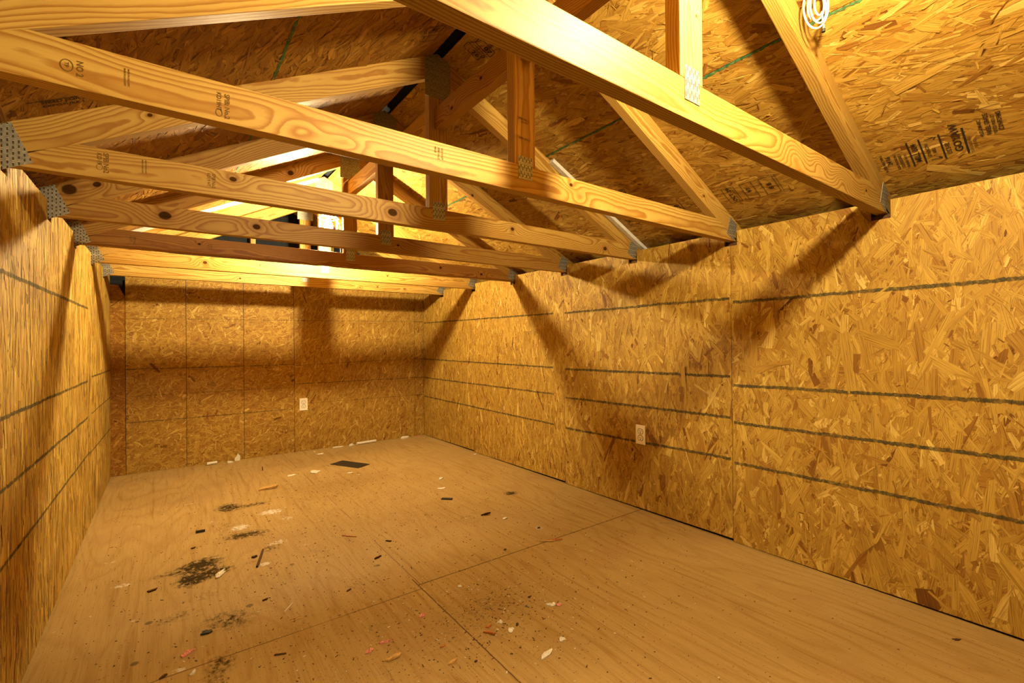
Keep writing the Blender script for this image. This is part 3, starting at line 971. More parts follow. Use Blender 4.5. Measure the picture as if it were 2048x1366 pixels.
for i, y in enumerate(TY):
    t_ = empty('roof_truss', (XC, y, ZB), ORD[i], 'roof truss', 'roof trusses')
    trusses[i] = t_
    fr_ = frame_at(y)
    tn = TONES[i]
    hx = heel_x()
    zb = ZB
    xe = 1.355
    ch = [(XC - xe, zb), (XC + xe, zb), (XC + xe, max(zb + .006, ZR - RV - .5 * xe)), (XC + hx, zb + DP), (XC - hx, zb + DP), (XC - xe, max(zb + .006, ZR - RV - .5 * xe))]
    lumber('bottom_chord', ch, parent=t_, th=TH, knots=CHK.get(i, ()), tone=tn, seed=3.1 + i * 2.37, **fr_)
    rk = [(XC + .0008, ZR - .001), (XC + .0008, ZR - RV), (XC + XO, ZR - RV - .5 * XO), (XC + XO, ZR - .001 - .5 * XO)]
    tr = tuple(min(1.08, .5 + .5 * v) if i == 5 else v for v in tn)
    lumber('rafter', rk, parent=t_, th=TH, knots=RRK.get(i, ()), tone=tr, seed=5.3 + i * 1.91, rot=-SLOPE, **fr_)
    lk = [(XC - .0008, ZR - .001), (XC - .0008, ZR - RV), (XC - XO, ZR - RV - .5 * XO), (XC - XO, ZR - .001 - .5 * XO)]
    lumber('rafter', lk, parent=t_, th=TH, knots=RLK.get(i, ()), tone=tr, seed=9.7 + i * 1.13, rot=SLOPE, **fr_)
    hw = .0435
    kp = [(XC - hw, zb + DP + .0008), (XC + hw, zb + DP + .0008), (XC + hw, ZR - RV - .5 * hw - .001), (XC, ZR - RV - .001), (XC - hw, ZR - RV - .5 * hw - .001)]
    kk = [(XC + .02, .74 + H, .004)] if i == 1 else []
    kpo = lumber('king_post', kp, parent=t_, th=TH, knots=kk, tone=(1.0, 1.0, 1.02) if i == 1 else (.66, .62, .55) if i == 6 else tn, seed=11.1 + i * 3.3, rot=math.pi / 2, **fr_)
    # tooth plates on the face turned to the camera
    F_ = dict(O=(0, y - TH / 2, 0), e1=(1, 0, 0), e2=(0, 0, 1))
    o = XC - .002 if i < 6 else XC
    gusset('gusset_plate', [(XC - .029, zb + .042), (XC + .029, zb + .042), (XC + .029, zb + .118), (XC - .029, zb + .118)], parent=t_, cols=8, rows=3, slot=(.0026, .013), **F_)
    pw = .062
    gusset('gusset_plate', [(XC - pw, 1.085 + H - .02), (XC + pw, 1.085 + H - .02), (XC + pw, ZR - .5 * pw - .004), (XC, ZR - .004), (XC - pw, ZR - .5 * pw - .004)],
           parent=t_, cols=14, rows=11, slot=(.0018, .0062), **F_)
    for sx in (-1, 1):
        # heel plate, tilted with the rafter
        cx, cz = XC + sx * (1.305 if sx < 0 else 1.292), zb + (.036 if sx < 0 else .045)
        a = -sx * SLOPE
        ux, uz = math.cos(a), math.sin(a)
        pl_, ph = (.050, .056) if sx < 0 else (.045, .046)
        vx, vz = (.42, .907) if sx > 0 else (-.42, .907)
        pts = [(cx + ux * p * pl_ * .75 + (0 if sx > 0 else 0) + vx * 0 + q * ph * vx * .9, cz + uz * p * pl_ * .75 + q * ph * vz + .012) for p, q in ((-1, -1), (1, -1), (1, 1), (-1, 1))]
        gusset('gusset_plate', pts, parent=t_, cols=10, rows=9, slot=(.0034, .0088), **F_)
    # printed grade marks
    fy = y - TH / 2 - .0006
    down, right_ = (0, 0, -1), (1, 0, 0)
    if i == 2:
        for gx, lg in ((.115, True), (-.14, False)):
            if lg:
                stamp('grade_mark', t_, (gx, fy, .560 + H), down, right_, [('t', 'SPIB: No.2', .0, -.010, .0095, .95), ('t', 'KD19HT', .0, -.025, .0085, .9), ('o', .045, -.021, .008, .006, .0011)], INK_SOFT)
            else:
                stamp('grade_mark', t_, (gx, fy, .553 + H), down, right_, [('o', .018, -.012, .011, .009, .0014), ('t', 'TP', .012, -.015, .006), ('t', 'NO 2', .004, .002, .010, .9)], INK_SOFT)
        stamp('print_mark', t_, (-.062, fy, .558 + H), down, right_, [('t', 'MADE IN USA S-DRY', .0, 0, .003, .9), ('t', 'MADE IN USA S-DRY', .0, -.006, .003, .9)], INK_SOFT)
        stamp('print_mark', t_, (.632, fy, .568 + H), down, right_, [('t', 'SPIB No.2', .0, .0, .006), ('t', 'KD19 HT', .0, .011, .006), ('t', 'PINE', .0, -.011, .006)], INK_SOFT)
        stamp('grade_mark', t_, (XC - .028, fy, .728 + H), right_, (0, 0, 1), [('t', 'SPIB: No.2', .0, .004, .0075), ('t', 'KD19HT', .012, -.006, .006)], INK_SOFT)
        stamp('grade_mark', t_, (XC - .026, fy, .668 + H), right_, (0, 0, 1), [('t', 'SPIB: NO 2', .0, .0, .007)], INK_SOFT)
    if i == 3:
        stamp('grade_mark', t_, (-.140, fy, .577 + H), down, right_, [('t', 'SPIB No2', .005, -.010, .012, .9), ('t', 'KD19', .008, -.024, .010), ('o', .049, -.019, .008, .007, .0012)], INK_SOFT)
        stamp('print_mark', t_, (-.053, fy, .571 + H), down, right_, [('t', 'MADE IN USA S-DRY', .0, 0, .0035, .9), ('t', 'MADE IN USA S-DRY', .0, -.008, .0035, .9)], INK_SOFT)
        stamp('grade_mark', t_, (.128, fy, .566 + H), down, right_, [('t', 'SPIB No2', .0, -.008, .010, .85), ('t', 'KD19 HT', .0, -.021, .009, .85)], INK_SOFT)
    if i == 5:
        stamp('grade_mark', t_, (-.13, fy, .555 + H), down, right_, [('t', 'SPIB No2', .0, -.008, .010, .75), ('t', 'KD19', .0, -.021, .009, .85)], INK_SOFT)
        stamp('grade_mark', t_, (.20, fy, .555 + H), down, right_, [('t', 'No 2', .0, -.008, .010, .85), ('t', 'KD19', .0, -.021, .009, .85)], INK_SOFT)

# ridge blocking between the king posts
for i, lab in ((1, 'pine block running from the nearest king post, its end above the stamped king post'),
               (2, 'knotty dark pine block between the second and third king posts'),
               (3, 'short pine block end showing on the fourth king post'),
               (4, 'bright pine block left of the fourth king post, nearest the bulb')):
    ya, yb = TY[i] + TH / 2 + .0006, TY[i + 1] - TH / 2 - .0006
    zb = (.928 if i < 3 else .955) + H
    x0 = .936
    o = lumber('blocking', [(-yb, zb), (-ya, zb), (-ya, zb + DP), (-yb, zb + DP)], (0, -1, 0), (0, 0, 1), (x0, 0, 0), TH,
               knots=[(-(ya + .2), zb + .05, .007), (-(ya + .42), zb + .03, .008)] if i == 2 else (), tone=(.86, .72, .6) if i in (1, 2) else (1.02, .98, .92))
    tag(o, lab, 'wood block', 'blocks between the king posts')

# white battens under the roof sheathing
def batten(side, y, x0, x1, lab):
    n = Vector((-.5 * side, 0, -1)).normalized()
    A, B = Vector((x0, y, zroof(x0))) + n * .0016, Vector((x1, y, zroof(x1))) + n * .0016
    e1 = (B - A).normalized()
    L = (B - A).length
    o = lumber('white_batten', [(0, 0), (L, 0), (L, .020), (0, .020)], e1, n, A, .030, mat=WHITEWOOD)
    tag(o, lab, 'batten', 'white battens beside the rafters')


batten(1, TY[3] - TH / 2 - .0325, 2.36, 1.595, 'white painted batten under the right roof slope beside the third truss')
batten(-1, TY[6] - TH / 2 - .0010, -.30, .90, 'white painted batten along the left rafter of the sixth truss')

# gable studs behind the last truss
for x, lab in ((.62, 'pine stud in the dark gable, left of the bulb'), (1.30, 'pine stud in the dark gable, right of the bulb')):
    o = lumber('gable_stud', [(x - .02, ZB + .055), (x + .02, ZB + .055), (x + .02, zroof(x + .02) - .01), (x - .02, zroof(x - .02) - .01)],
               (1, 0, 0), (0, 0, 1), (0, YB + .02, 0), .085, rot=math.pi / 2)
    tag(o, lab, 'stud', 'studs in the gable')


# ------------------------------------------------------------------ outlets
def ngon(cx, cy, r, k, sy=1.0):
    return [(cx + r * math.cos(2 * math.pi * i / k), cy + r * sy * math.sin(2 * math.pi * i / k)) for i in range(k)]


def prism(name, poly, O, e1, e2, th, mat, parent, bev=0.0):
    O, e1, e2 = Vector(O), Vector(e1).normalized(), Vector(e2).normalized()
    n = e1.cross(e2)
    bm = bmesh.new()
    a = [bm.verts.new(O + e1 * p[0] + e2 * p[1] + n * th) for p in poly]
    b = [bm.verts.new(O + e1 * p[0] + e2 * p[1]) for p in poly]
    top = bm.faces.new(a)
    bm.faces.new(b[::-1])
    for i in range(len(poly)):
        j = (i + 1) % len(poly)
        bm.faces.new((a[i], b[i], b[j], a[j]))
    if bev:
        bmesh.ops.bevel(bm, geom=list(top.edges), offset=bev, segments=2, profile=.5, affect='EDGES')
    me = bpy.data.meshes.new(name)
    bm.to_mesh(me)
    bm.free()
    return link(name, me, [mat], parent)


def outlet(c, e1, lab):
    e2 = Vector((0, 0, 1))
    e1 = Vector(e1)
    n = e1.cross(e2)
    base = Vector(c) + n * .0013
    t_ = empty('wall_outlet', tuple(base), lab, 'outlet', 'duplex outlets')
    w_, h_ = .035, .0572
    prism('cover_plate', [(-w_, -h_), (w_, -h_), (w_, h_), (-w_, h_)], base, e1, e2, .0045, IVORY, t_, .002)
    for s in (-1, 1):
        cz = s * .0195
        pg = [(x, max(-.0140, min(.0140, y))) for x, y in ngon(0, 0, .0172, 24)]
        # thin dark reveal, then the raised receptacle face
        prism('receptacle_gap', [(x * 1.17, y * 1.17 + cz) for x, y in pg], base, e1, e2, .0047, HOLE, t_)
        rf_ = prism('receptacle', [(x, y + cz) for x, y in pg], base, e1, e2, .0058, IVORY, t_, .0006)
        for dx, hh in ((-.0063, .0042), (.0063, .0034)):
            prism('slot', [(dx - .0017, cz + .0035 - hh), (dx + .0017, cz + .0035 - hh), (dx + .0017, cz + .0035 + hh), (dx - .0017, cz + .0035 + hh)],
                  base, e1, e2, .0061, HOLE, rf_)
        prism('ground_hole', [(x, y + cz - .0075) for x, y in ngon(0, 0, .0033, 12)], base, e1, e2, .0061, HOLE, rf_)
    prism('screw', ngon(0, 0, .003, 12), base, e1, e2, .0057, STEEL, t_)
    return t_


outlet((XR, 1.793, -.553 + H), (0, -1, 0), 'duplex wall outlet on the right wall, across a marker line')
outlet((1.026, YB, -.5615 + H), (1, 0, 0), 'duplex wall outlet low on the far back wall')


# ------------------------------------------------------------------ tubes
def tube(name, pts, r, mat, parent=None, seg=8, cyc=False):
    cu = bpy.data.curves.new(name, 'CURVE')
    cu.dimensions = '3D'
    cu.bevel_depth = r
    cu.bevel_resolution = 2
    cu.use_fill_caps = True
    paths = pts if isinstance(pts[0][0], (tuple, list, Vector)) else [pts]
    for P in paths:
        sp = cu.splines.new('NURBS' if len(P) > 3 and not cyc else 'POLY')
        sp.points.add(len(P) - 1)
        for q, p in zip(sp.points, P): q.co = (p[0], p[1], p[2], 1)
        sp.use_cyclic_u = cyc
        if sp.type == 'NURBS':
            sp.order_u = 3
            sp.use_endpoint_u = True
    tmp = bpy.data.objects.new('tmp', cu)
    COL.objects.link(tmp)
    dg = bpy.context.evaluated_depsgraph_get()
    me = bpy.data.meshes.new_from_object(tmp.evaluated_get(dg))
    bpy.data.objects.remove(tmp, do_unlink=True)
    bpy.data.curves.remove(cu)
    me.name = name
    for p in me.polygons: p.use_smooth = True
    me.materials.clear()
    return link(name, me, [mat], parent)


def lathe(name, prof, c, mat, parent, k=24):
    vs, fs = [], []
    for r, z in prof:
        for i in range(k):
            a = 2 * math.pi * i / k
            vs.append((c[0] + r * math.cos(a), c[1] + r * math.sin(a), c[2] + z))
    for j in range(len(prof) - 1):
        for i in range(k):
            n = (i + 1) % k
            fs.append((j * k + i, j * k + n, (j + 1) * k + n, (j + 1) * k + i))
    fs.append(tuple(range(k))[::-1])
    fs.append(tuple((len(prof) - 1) * k + i for i in range(k)))
    me = bpy.data.meshes.new(name)
    me.from_pydata(vs, [], fs)
    for p in me.polygons: p.use_smooth = True
    return link(name, me, [mat], parent)


def caged_lamp(c, post_y, strength, lab, cord_side):
    """bare bulb in a wire cage hanging by its cord from the king post at post_y"""
    t_ = empty('caged_lamp', (c[0], c[1], c[2]), lab, 'lamp', 'caged bulbs')
    x, y, z = c
    lathe('bulb', [(.006, .047), (.013, .040), (.014, .030), (.024, .015), (.030, -.002), (.0295, -.014), (.023, -.026), (.010, -.0325), (.001, -.034)],
          (x, y, z), mat_bulb('bulb_glow', strength), t_, 20)
    lathe('lamp_socket', [(.008, .108), (.019, .102), (.022, .090), (.022, .062), (.017, .050), (.012, .0475)], (x, y, z), PORC, t_)
    R_ = .064
    wires = []
    for k in range(6):
        a = 2 * math.pi * (k + .35) / 6
        ca, sa = math.cos(a), math.sin(a)
        wires.append([(x + .022 * ca, y + .022 * sa, z + .075), (x + R_ * .9 * ca, y + R_ * .9 * sa, z + .060),
                      (x + R_ * ca, y + R_ * sa, z + .045), (x + R_ * ca, y + R_ * sa, z - .035),
                      (x + R_ * .75 * ca, y + R_ * .75 * sa, z - .052), (x + .01 * ca, y + .01 * sa, z - .056)])
    tube('wire_cage', wires, .0016, CAGE, t_)
    for zz in (.050, -.034):
        tube('cage_ring', [(x + R_ * 1.0 * math.cos(2 * math.pi * k / 32), y + R_ * math.sin(2 * math.pi * k / 32), z + zz) for k in range(32)], .0019, CAGE, t_, cyc=True)
    px = XC - .0435 - .0045
    s = cord_side
    tube('power_cord', [(x, y, z + .106), (x, y, z + .14), (x - .004, y - s * .08, z + .155), (px, post_y + s * .06, z + .16), (px, post_y, z + .15),
                        (px, post_y - s * .021, z + .17), (px + .001, post_y - s * .023, z + .20), (px + .012, post_y - s * .026, z + .225),
                        (px + .036, post_y - s * .030, z + .245)], .0042, CORD, t_)
    tube('pull_string', [(x + .02, y, z + .055), (x + .075, y - .002, z + .045), (x + .078, y, z - .06), (x + .079, y, z - .22)], .0010, CORD, t_)
    return t_


caged_lamp((.889, 3.315, .812 + H), TY[5], LAMP_FAR, 'lit caged bulb hanging behind the fifth truss in the middle of the roof', 1)
caged_lamp((.945, .235, .895 + H), TY[0], LAMP_NEAR, 'lit caged bulb above the camera, out of the picture', -1)

# coiled white cord hanging near the nearest right rafter
rp_ = []
cx, cy, cz = 1.492, .550, .935 + H
for k in range(62):
    a = 2 * math.pi * k / 16 + .6
    r1 = .029 - .0003 * k
    r2 = .068 - .0007 * k
    rp_.append((cx + r1 * math.cos(a), cy - .75 * r1 * math.cos(a) + .006 * math.sin(a * .5), cz + .012 + r2 * math.sin(a)))
rp_ += [(cx + .02, cy - .004, cz - .01), (cx + .026, cy - .006, cz - .03), (cx + .024, cy - .006, cz - .047)]
hang = empty('coiled_cord', (cx, cy, cz), 'coil of white cord hanging from the roof at the upper right edge of the picture', 'cord')
tube('coil', rp_, .0027, CORD, hang)
tube('cord_end', [(cx + .024, cy - .006, cz - .045), (cx + .0235, cy - .006, cz - .054)], .0050, BLACKP, hang)
tube('hanging_loop', [(cx + .0, cy, cz + .065), (cx + .004, cy, cz + .05), (cx + .006, cy + .004, cz + .065), (cx + .006, cy + .006, zroof(cx + .006) - .002)], .0034, CORD, hang)

# ------------------------------------------------------------------ debris on the floor
def flake(name, x, y, L, W, th, ang, mat, label, cat, group, seed, kind='chip', tilt=0.0):
    r = random.Random(seed)
    bm = bmesh.new()
    k = 10
    if kind == 'stick':
        pts = [(-L / 2, -W / 2 * .8), (0, -W / 2), (L / 2, -W / 2 * .7), (L / 2 * 1.02, W / 3), (0, W / 2 * .9), (-L / 2 * .97, W / 2)]
    elif kind == 'plate':
        pts = [(-L / 2, -W / 2), (L / 2, -W / 2), (L / 2, W / 2), (-L / 2, W / 2)]
    else:
        pts = []
        for i in range(k):
            a = 2 * math.pi * i / k
            q = (.88 if kind == 'chip' else .92) + r.uniform(-.42, .30)
            pts.append((L / 2 * math.cos(a) * q, W / 2 * math.sin(a) * q))
    nx = 9
    # top surface as a fan with height relief
    ca, sa = math.cos(ang), math.sin(ang)

    def put(px, py, pz):
        return bm.verts.new((x + px * ca - py * sa, y + px * sa + py * ca, max(.0006, pz)))
    rings = []
    for f_ in (1.0, .62, .3):
        ring_ = []
        for (px, py) in pts:
            if kind == 'paper':
                hgt = th * (.3 + abs(math.sin(px * 190 + seed) * math.cos(py * 230 + seed * 2))) + (1 - f_) * th * .6 + r.uniform(0, th * .3)
            elif kind == 'chip':
                hgt = th * (.75 + .25 * r.random()) + (px * f_ / L + .5) * tilt
            else:
                hgt = th + (px * f_ / L + .5) * tilt
            ring_.append(put(px * f_, py * f_, hgt))
        rings.append(ring_)
    cen = put(0, 0, th * (1.2 if kind == 'paper' else 1) + .5 * tilt)
    low = [put(px * .97, py * .97, .0006 + ((px / L + .5) * tilt if tilt else 0)) for px, py in pts]
    m = len(pts)
    for i in range(m):
        j = (i + 1) % m
        bm.faces.new((low[i], low[j], rings[0][j], rings[0][i]))
        bm.faces.new((rings[0][i], rings[0][j], rings[1][j], rings[1][i]))
        bm.faces.new((rings[1][i], rings[1][j], rings[2][j], rings[2][i]))
        bm.faces.new((rings[2][i], rings[2][j], cen))
    bm.faces.new(low[::-1])
    bmesh.ops.recalc_face_normals(bm, faces=bm.faces)
    me = bpy.data.meshes.new(name)
    bm.to_mesh(me)
    bm.free()
    o = link(name, me, [mat])
    tag(o, label, cat, group)
    return o


def paper_roll(x, y, L, r0, ang, label, seed):
    rr = random.Random(seed)
    vs, fs = [], []
    n, k = 8, 14
    ca, sa = math.cos(ang), math.sin(ang)
    for i in range(n + 1):
        for j in range(k):
            a = 2 * math.pi * j / (k - 1) * 1.12 - .4
            r = r0 * (1 - .10 * j / k) * (1 + rr.uniform(-.06, .06))
            px = (i / n - .5) * L
            py, pz = r * math.cos(a), r0 * 1.08 + r * math.sin(a)
            vs.append((x + px * ca - py * sa, y + px * sa + py * ca, max(pz, .0008)))
    for i in range(n):
        for j in range(k - 1):
            fs.append((i * k + j, i * k + j + 1, (i + 1) * k + j + 1, (i + 1) * k + j))
    me = bpy.data.meshes.new('paper_roll')
    me.from_pydata(vs, [], fs)
    o = link('paper_roll', me, [PAPER])
    md = o.modifiers.new('thick', 'SOLIDIFY')
    md.thickness = .0006
    tag(o, label, 'paper', 'paper scraps on the floor')


G1, G2, G3, G4 = 'paper scraps on the floor', 'wood splinters on the floor', 'dark bits on the floor', 'printed red scraps on the floor'
D = [
    # name, x, y, L, W, th, ang, mat, label, cat, group, kind
    ('black_plate', 1.217, 3.945, .31, .138, .0030, -1.07, BLACKP, 'flat black rectangular plate lying on the floor near the back wall', 'plate', None, 'plate'),
    ('wood_offcut', .565, 3.640, .170, .085, .014, .32, CHIP, 'pointed tan wood offcut left of the black plate', 'wood scrap', G2, 'chip'),
    ('paper_scrap', .925, 3.880, .090, .085, .006, .9, PAPER, 'larger torn white paper just left of the black plate', 'paper', G1, 'paper'),
    ('paper_scrap', .760, 3.890, .075, .040, .004, .1, PAPER, 'small white paper left of the larger torn one', 'paper', G1, 'paper'),
    ('paper_scrap', 1.135, 3.685, .050, .022, .003, -.2, PAPER, 'thin white paper bit just in front of the black plate', 'paper', G1, 'paper'),
    ('paper_scrap', 1.170, 3.590, .024, .018, .003, .4, PAPER, 'tiny white paper crumb in front of the black plate', 'paper', G1, 'paper'),
    ('paper_scrap', .423, 4.640, .045, .025, .010, .2, PAPER, 'yellowish paper bit against the back wall beside the paper roll', 'paper', G1, 'paper'),
    ('paper_scrap', .478, 4.685, .050, .016, .036, .1, PAPER, 'pointed white paper standing against the back wall', 'paper', G1, 'paper'),
    ('paper_scrap', 1.450, 4.660, .060, .040, .014, .5, PAPER, 'crumpled white paper left of the longer roll by the back wall', 'paper', G1, 'paper'),
    ('paper_scrap', 1.330, 4.670, .110, .022, .006, .1, PAPER, 'thin white paper strip along the foot of the back wall', 'paper', G1, 'paper'),
    ('paper_scrap', 2.020, 4.675, .110, .038, .014, .2, PAPER, 'white paper heap by the back wall near the right corner', 'paper', G1, 'paper'),
    ('paper_scrap', 2.165, 4.660, .040, .025, .007, .2, PINKP, 'pinkish paper bit in the far right corner', 'paper', G1, 'paper'),
    ('paper_scrap', 1.112, 4.480, .070, .030, .006, -.3, PAPER, 'white paper scrap on the floor behind the black plate', 'paper', G1, 'paper'),
    ('paper_scrap', 1.094, 4.620, .030, .020, .003, .3, PAPER, 'small white crumb near the back wall joint', 'paper', G1, 'paper'),
    ('nail_stick', .610, 4.245, .120, .008, .006, 1.45, BARK, 'thin dark stick on the floor nearest the back wall', 'stick', G3, 'stick'),
    ('nail_stick', .343, 2.472, .190, .010, .008, 1.30, BARK, 'long thin dark stick beside the black stains', 'stick', G3, 'stick'),
    ('nail_stick', .755, 2.472, .085, .006, .004, -.85, CHIPR, 'thin reddish stick right of the floor joint', 'stick', G3, 'stick'),
    ('nail_stick', .372, 1.858, .042, .004, .003, .1, CHIP, 'short pale stick in front of the stains', 'stick', G3, 'stick'),
    ('nail_stick', .372, 1.842, .042, .004, .003, .0, CHIP, 'second short pale stick lying just in front of its twin', 'stick', G3, 'stick'),
    ('nail_stick', .287, 1.668, .036, .006, .004, -.4, BARK, 'short dark stick near the lower floor joint', 'stick', G3, 'stick'),
    ('nail_stick', .365, 1.948, .060, .003, .002, .9, PAPER, 'pale sliver standing out left of centre in the foreground', 'stick', G3, 'stick'),
    ('metal_bolt', .135, 3.015, .042, .013, .012, -.1, BLACKP, 'short black bolt on the floor left of the stains', 'bolt', None, 'stick'),
    ('bark_bit', .096, 2.798, .024, .012, .006, .2, BARK, 'small dark bit just in front of the black bolt', 'debris', G3, 'chip'),
    ('bark_bit', .323, 2.503, .026, .022, .008, .4, BARK, 'dark lump beside the long thin stick', 'debris', G3, 'chip'),
    ('bark_bit', .895, 2.288, .036, .012, .006, -.7, BARK, 'dark bit just right of the long floor joint', 'debris', G3, 'chip'),
    ('bark_bit', .786, 2.142, .038, .010, .008, .3, BARK, 'dark curled bark bit near the middle of the floor', 'debris', G3, 'chip'),
    ('bark_bit', -.053, 2.420, .048, .018, .006, .35, BARK, 'dark bark piece left of the black stains', 'debris', G3, 'chip'),
    ('bark_bit', .100, 1.949, .044, .030, .007, .2, BLACKP, 'black oval piece in front of the stains', 'debris', G3, 'chip'),
    ('bark_bit', .303, 2.060, .026, .012, .005, .1, BARK, 'small brown bit right of the oval floor knot', 'debris', G3, 'chip'),
    ('bark_bit', .587, 1.933, .034, .010, .004, .5, BARK, 'small brown bit behind the red scraps', 'debris', G3, 'chip'),
    ('bark_bit', -.016, 1.770, .030, .014, .005, .5, BARK, 'small brown bit at the bottom left beside white paint', 'debris', G3, 'chip'),
    ('bark_bit', 1.438, 2.675, .072, .026, .006, -.75, BLACKP, 'small black rectangular piece on the open floor', 'debris', G3, 'plate'),
    ('bark_bit', 1.488, 2.290, .075, .016, .010, -.15, BARK, 'dark splinter in the middle right of the floor', 'debris', G3, 'chip'),
    ('bark_bit', 1.608, 1.956, .020, .010, .006, .0, BARK, 'dark bit inside the pale ring on the floor', 'debris', G3, 'chip'),
    ('bark_bit', 1.307, 1.849, .024, .012, .006, .3, BARK, 'dark crumb beside the cross joint of the floor', 'debris', G3, 'chip'),
    ('bark_bit', .992, 1.334, .022, .012, .006, .8, BARK, 'dark crumb between the white scraps at lower centre', 'debris', G3, 'chip'),
    ('bark_bit', 1.142, 1.449, .020, .008, .004, -.3, BARK, 'dark crumb right of the dirty patch', 'debris', G3, 'chip'),
    ('bark_bit', 1.090, 1.405, .012, .010, .004, .0, BLUE, 'tiny blue plastic bit right of the dirty patch', 'debris', G3, 'chip'),
    ('bark_bit', .774, 1.259, .011, .009, .005, .0, BARK, 'round dark crumb at the bottom edge', 'debris', G3, 'chip'),
    ('bark_bit', 2.107, .385, .030, .014, .004, -.6, BARK, 'dark flake on the bare floor by the right wall', 'debris', G3, 'chip'),
    ('paper_scrap', .177, 2.400, .030, .105, .006, -.5, PAPER, 'white torn strip beside the darkest stain', 'paper', G1, 'paper'),
    ('red_scrap', .045, 1.857, .050, .020, .005, .6, PINKP, 'red printed scrap at the lower left', 'paper', G4, 'paper'),
    ('red_scrap', .750, 1.586, .040, .022, .006, .3, PINKP, 'red printed scrap left of the long joint', 'paper', G4, 'paper'),
    ('red_scrap', .582, 1.524, .040, .016, .005, -.3, PINKP, 'red printed scrap behind the tan splinter at the bottom', 'paper', G4, 'paper'),
    ('red_scrap', .522, 1.511, .036, .018, .004, .4, PINKP, 'leftmost of the two red scraps behind the tan splinter', 'paper', G4, 'paper'),
    ('paper_scrap', .056, 1.736, .032, .014, .005, .9, PAPER, 'white scrap at the bottom left corner', 'paper', G1, 'paper'),
    ('wood_splinter', 1.524, 1.800, .100, .014, .006, -.75, CHIP, 'pale split splinter lying over the cross joint', 'wood scrap', G2, 'chip'),
    ('wood_splinter', 1.562, 1.785, .095, .016, .006, -.55, CHIPR, 'darker splinter beside the pale one on the cross joint', 'wood scrap', G2, 'chip'),
    ('wood_splinter', .573, 1.428, .085, .020, .008, .10, CHIP, 'long tan splinter at the bottom edge of the picture', 'wood scrap', G2, 'chip'),
    ('wood_splinter', .712, 1.299, .042, .014, .007, .30, CHIP, 'small tan splinter right of the long one at the bottom', 'wood scrap', G2, 'chip'),
    ('wood_splinter', .905, 1.385, .032, .014, .006, .2, CHIPR, 'orange splinter with a bent tip at lower centre', 'wood scrap', G2, 'chip'),
    ('wood_splinter', .888, 1.345, .060, .010, .007, -1.0, CHIPR, 'orange sliver touching the bent one', 'wood scrap', G2, 'chip'),
    ('wood_splinter', .725, 1.386, .026, .010, .005, .0, CHIPR, 'small orange chip left of the long joint', 'wood scrap', G2, 'chip'),
    ('paper_scrap', 1.170, 1.355, .036, .024, .005, -.3, PAPER, 'white scrap beside a pink one at the lower right of the debris', 'paper', G1, 'paper'),
    ('red_scrap', 1.195, 1.338, .026, .018, .005, -.3, PINKP, 'pink scrap right beside a white one', 'paper', G4, 'paper'),
    ('paper_scrap', .966, 1.150, .072, .020, .005, .25, PAPER, 'long white torn scrap near the bottom, right of the long joint', 'paper', G1, 'paper'),
    ('paper_scrap', 1.064, 1.176, .040, .020, .004, .3, PAPER, 'white scrap above the long torn one at the bottom', 'paper', G1, 'paper'),
    ('paper_scrap', .956, 1.321, .030, .020, .005, .5, PAPER, 'white scrap right of the orange splinters', 'paper', G1, 'paper'),
    ('paper_scrap', .954, 1.381, .020, .018, .005, .1, PAPER, 'round white scrap behind the orange splinters', 'paper', G1, 'paper'),
    ('paper_scrap', .962, 1.686, .022, .016, .004, .6, PAPER, 'white scrap at the head of the dirty patch', 'paper', G1, 'paper'),
    ('paper_scrap', 1.625, 3.113, .070, .030, .005, .8, PAPER, 'white scrap on the open floor behind the small black piece', 'paper', G1, 'paper'),
    ('paper_scrap', 1.518, 2.894, .060, .030, .004, -.3, PAPER, 'white scrap just behind the small black piece', 'paper', G1, 'paper'),
    ('paper_scrap', 2.215, 3.588, .050, .030, .005, .4, PAPER, 'white scrap at the foot of the right wall', 'paper', G1, 'paper'),
    ('paper_scrap', 1.540, 2.183, .040, .026, .003, .4, PAPER, 'pinkish white scrap in the middle right of the floor', 'paper', G1, 'paper'),
]
for k, (nm, x, y, L, W, th, ang, mt, lb, ct, gp, kd) in enumerate(D):
    flake(nm, x, y, L * (.92 if kd == 'chip' else 1), W * (.85 if kd == 'chip' else 1), th, ang, mt, lb, ct, gp, 31 + k, kd, tilt=.005 if kd == 'chip' and L > .05 else 0)
paper_roll(.292, 4.665, .075, .012, .15, 'short white paper roll by the back wall on the left', 3)
paper_roll(1.605, 4.670, .200, .013, .10, 'long white paper roll along the back wall', 4)
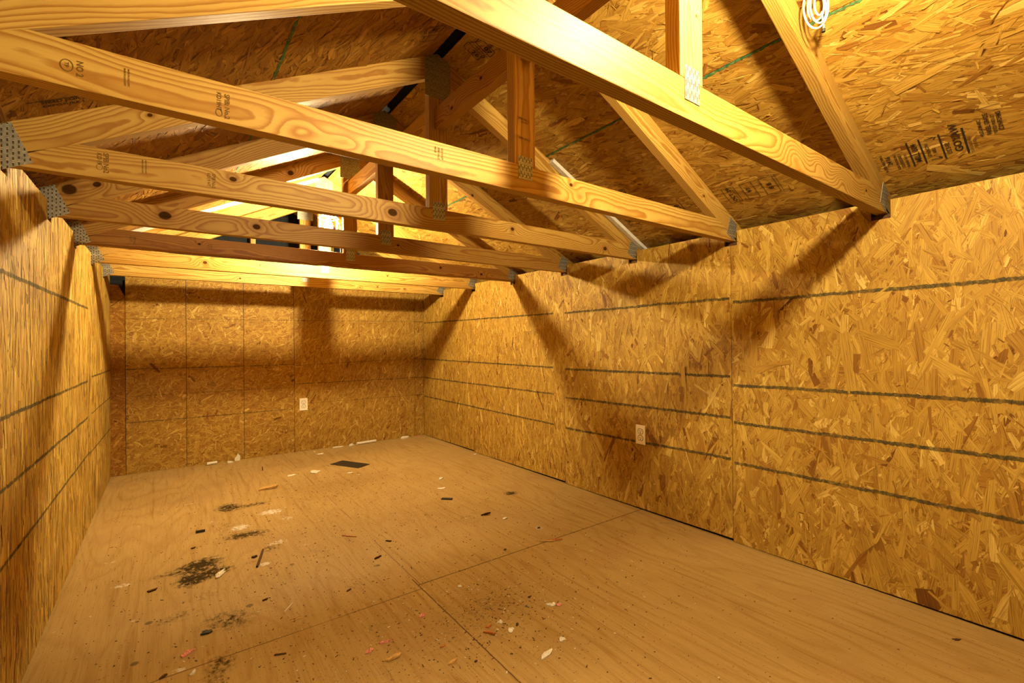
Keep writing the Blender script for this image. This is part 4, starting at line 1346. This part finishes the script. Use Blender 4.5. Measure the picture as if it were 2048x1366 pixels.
o = tube('string', [(2.175, 1.60, .002), (2.205, 1.585, .004), (2.222, 1.555, .003), (2.212, 1.52, .002), (2.222, 1.49, .003), (2.205, 1.455, .002)], .0013, CHIP)
tag(o, 'curl of thin tan string on the floor by the right wall', 'string')


def grit():
    r = np.random.default_rng(5)
    vs, fs, mi = [], [], []
    cl = [(.98, 1.50, .16, .15, 420), (1.02, 3.45, .3, .25, 420), (1.25, 2.4, .55, .6, 900), (.75, 1.4, .5, .25, 520), (.4, 2.5, .45, .7, 900), (1.6, 1.4, .6, .6, 260),
          (1.3, 3.2, .6, .8, 260), (.3, 1.8, .35, .3, 160), (1.3, 1.5, .4, .4, 160), (.9, 4.5, .8, .12, 160)]
    for cx_, cy_, sx, sy, n in cl:
        for _ in range(n):
            x, y = r.normal(cx_, sx), r.normal(cy_, sy)
            if abs(x - 1.217) < .15 and abs(y - 3.945) < .19: continue
            if not (XL + .02 < x < XR - .02 and .3 < y < YB - .02): continue
            L = .0022 + r.exponential(.0022)
            L = min(L, .014)
            W = min(.0035, L * r.uniform(.25, .8))
            a = r.uniform(0, math.pi)
            h = r.uniform(.0008, .002)
            ca, sa = math.cos(a) * L / 2, math.sin(a) * L / 2
            wx, wy = -math.sin(a) * W / 2, math.cos(a) * W / 2
            b = len(vs)
            for (q, s) in ((-1, -1), (1, -.6), (1, .7), (-1, 1)):
                vs.append((x + q * ca + s * wx, y + q * sa + s * wy, .0004))
            for (q, s) in ((-1, -1), (1, -.6), (1, .7), (-1, 1)):
                vs.append((x + q * ca + s * wx, y + q * sa + s * wy, h))
            mm = r.choice(3, p=(.68, .20, .12))
            for f in ((4, 5, 6, 7), (0, 1, 5, 4), (1, 2, 6, 5), (2, 3, 7, 6), (3, 0, 4, 7)):
                fs.append(tuple(b + i for i in f))
                mi.append(mm)
    me = bpy.data.meshes.new('floor_grit')
    me.from_pydata(vs, [], fs)
    o = link('floor_grit', me, [BARK, CHIP, PAPER])
    me.polygons.foreach_set('material_index', np.array(mi, np.int32))
    tag(o, 'fine sawdust, grit and crumbs scattered over the plywood floor', 'debris', kind='stuff')


grit()
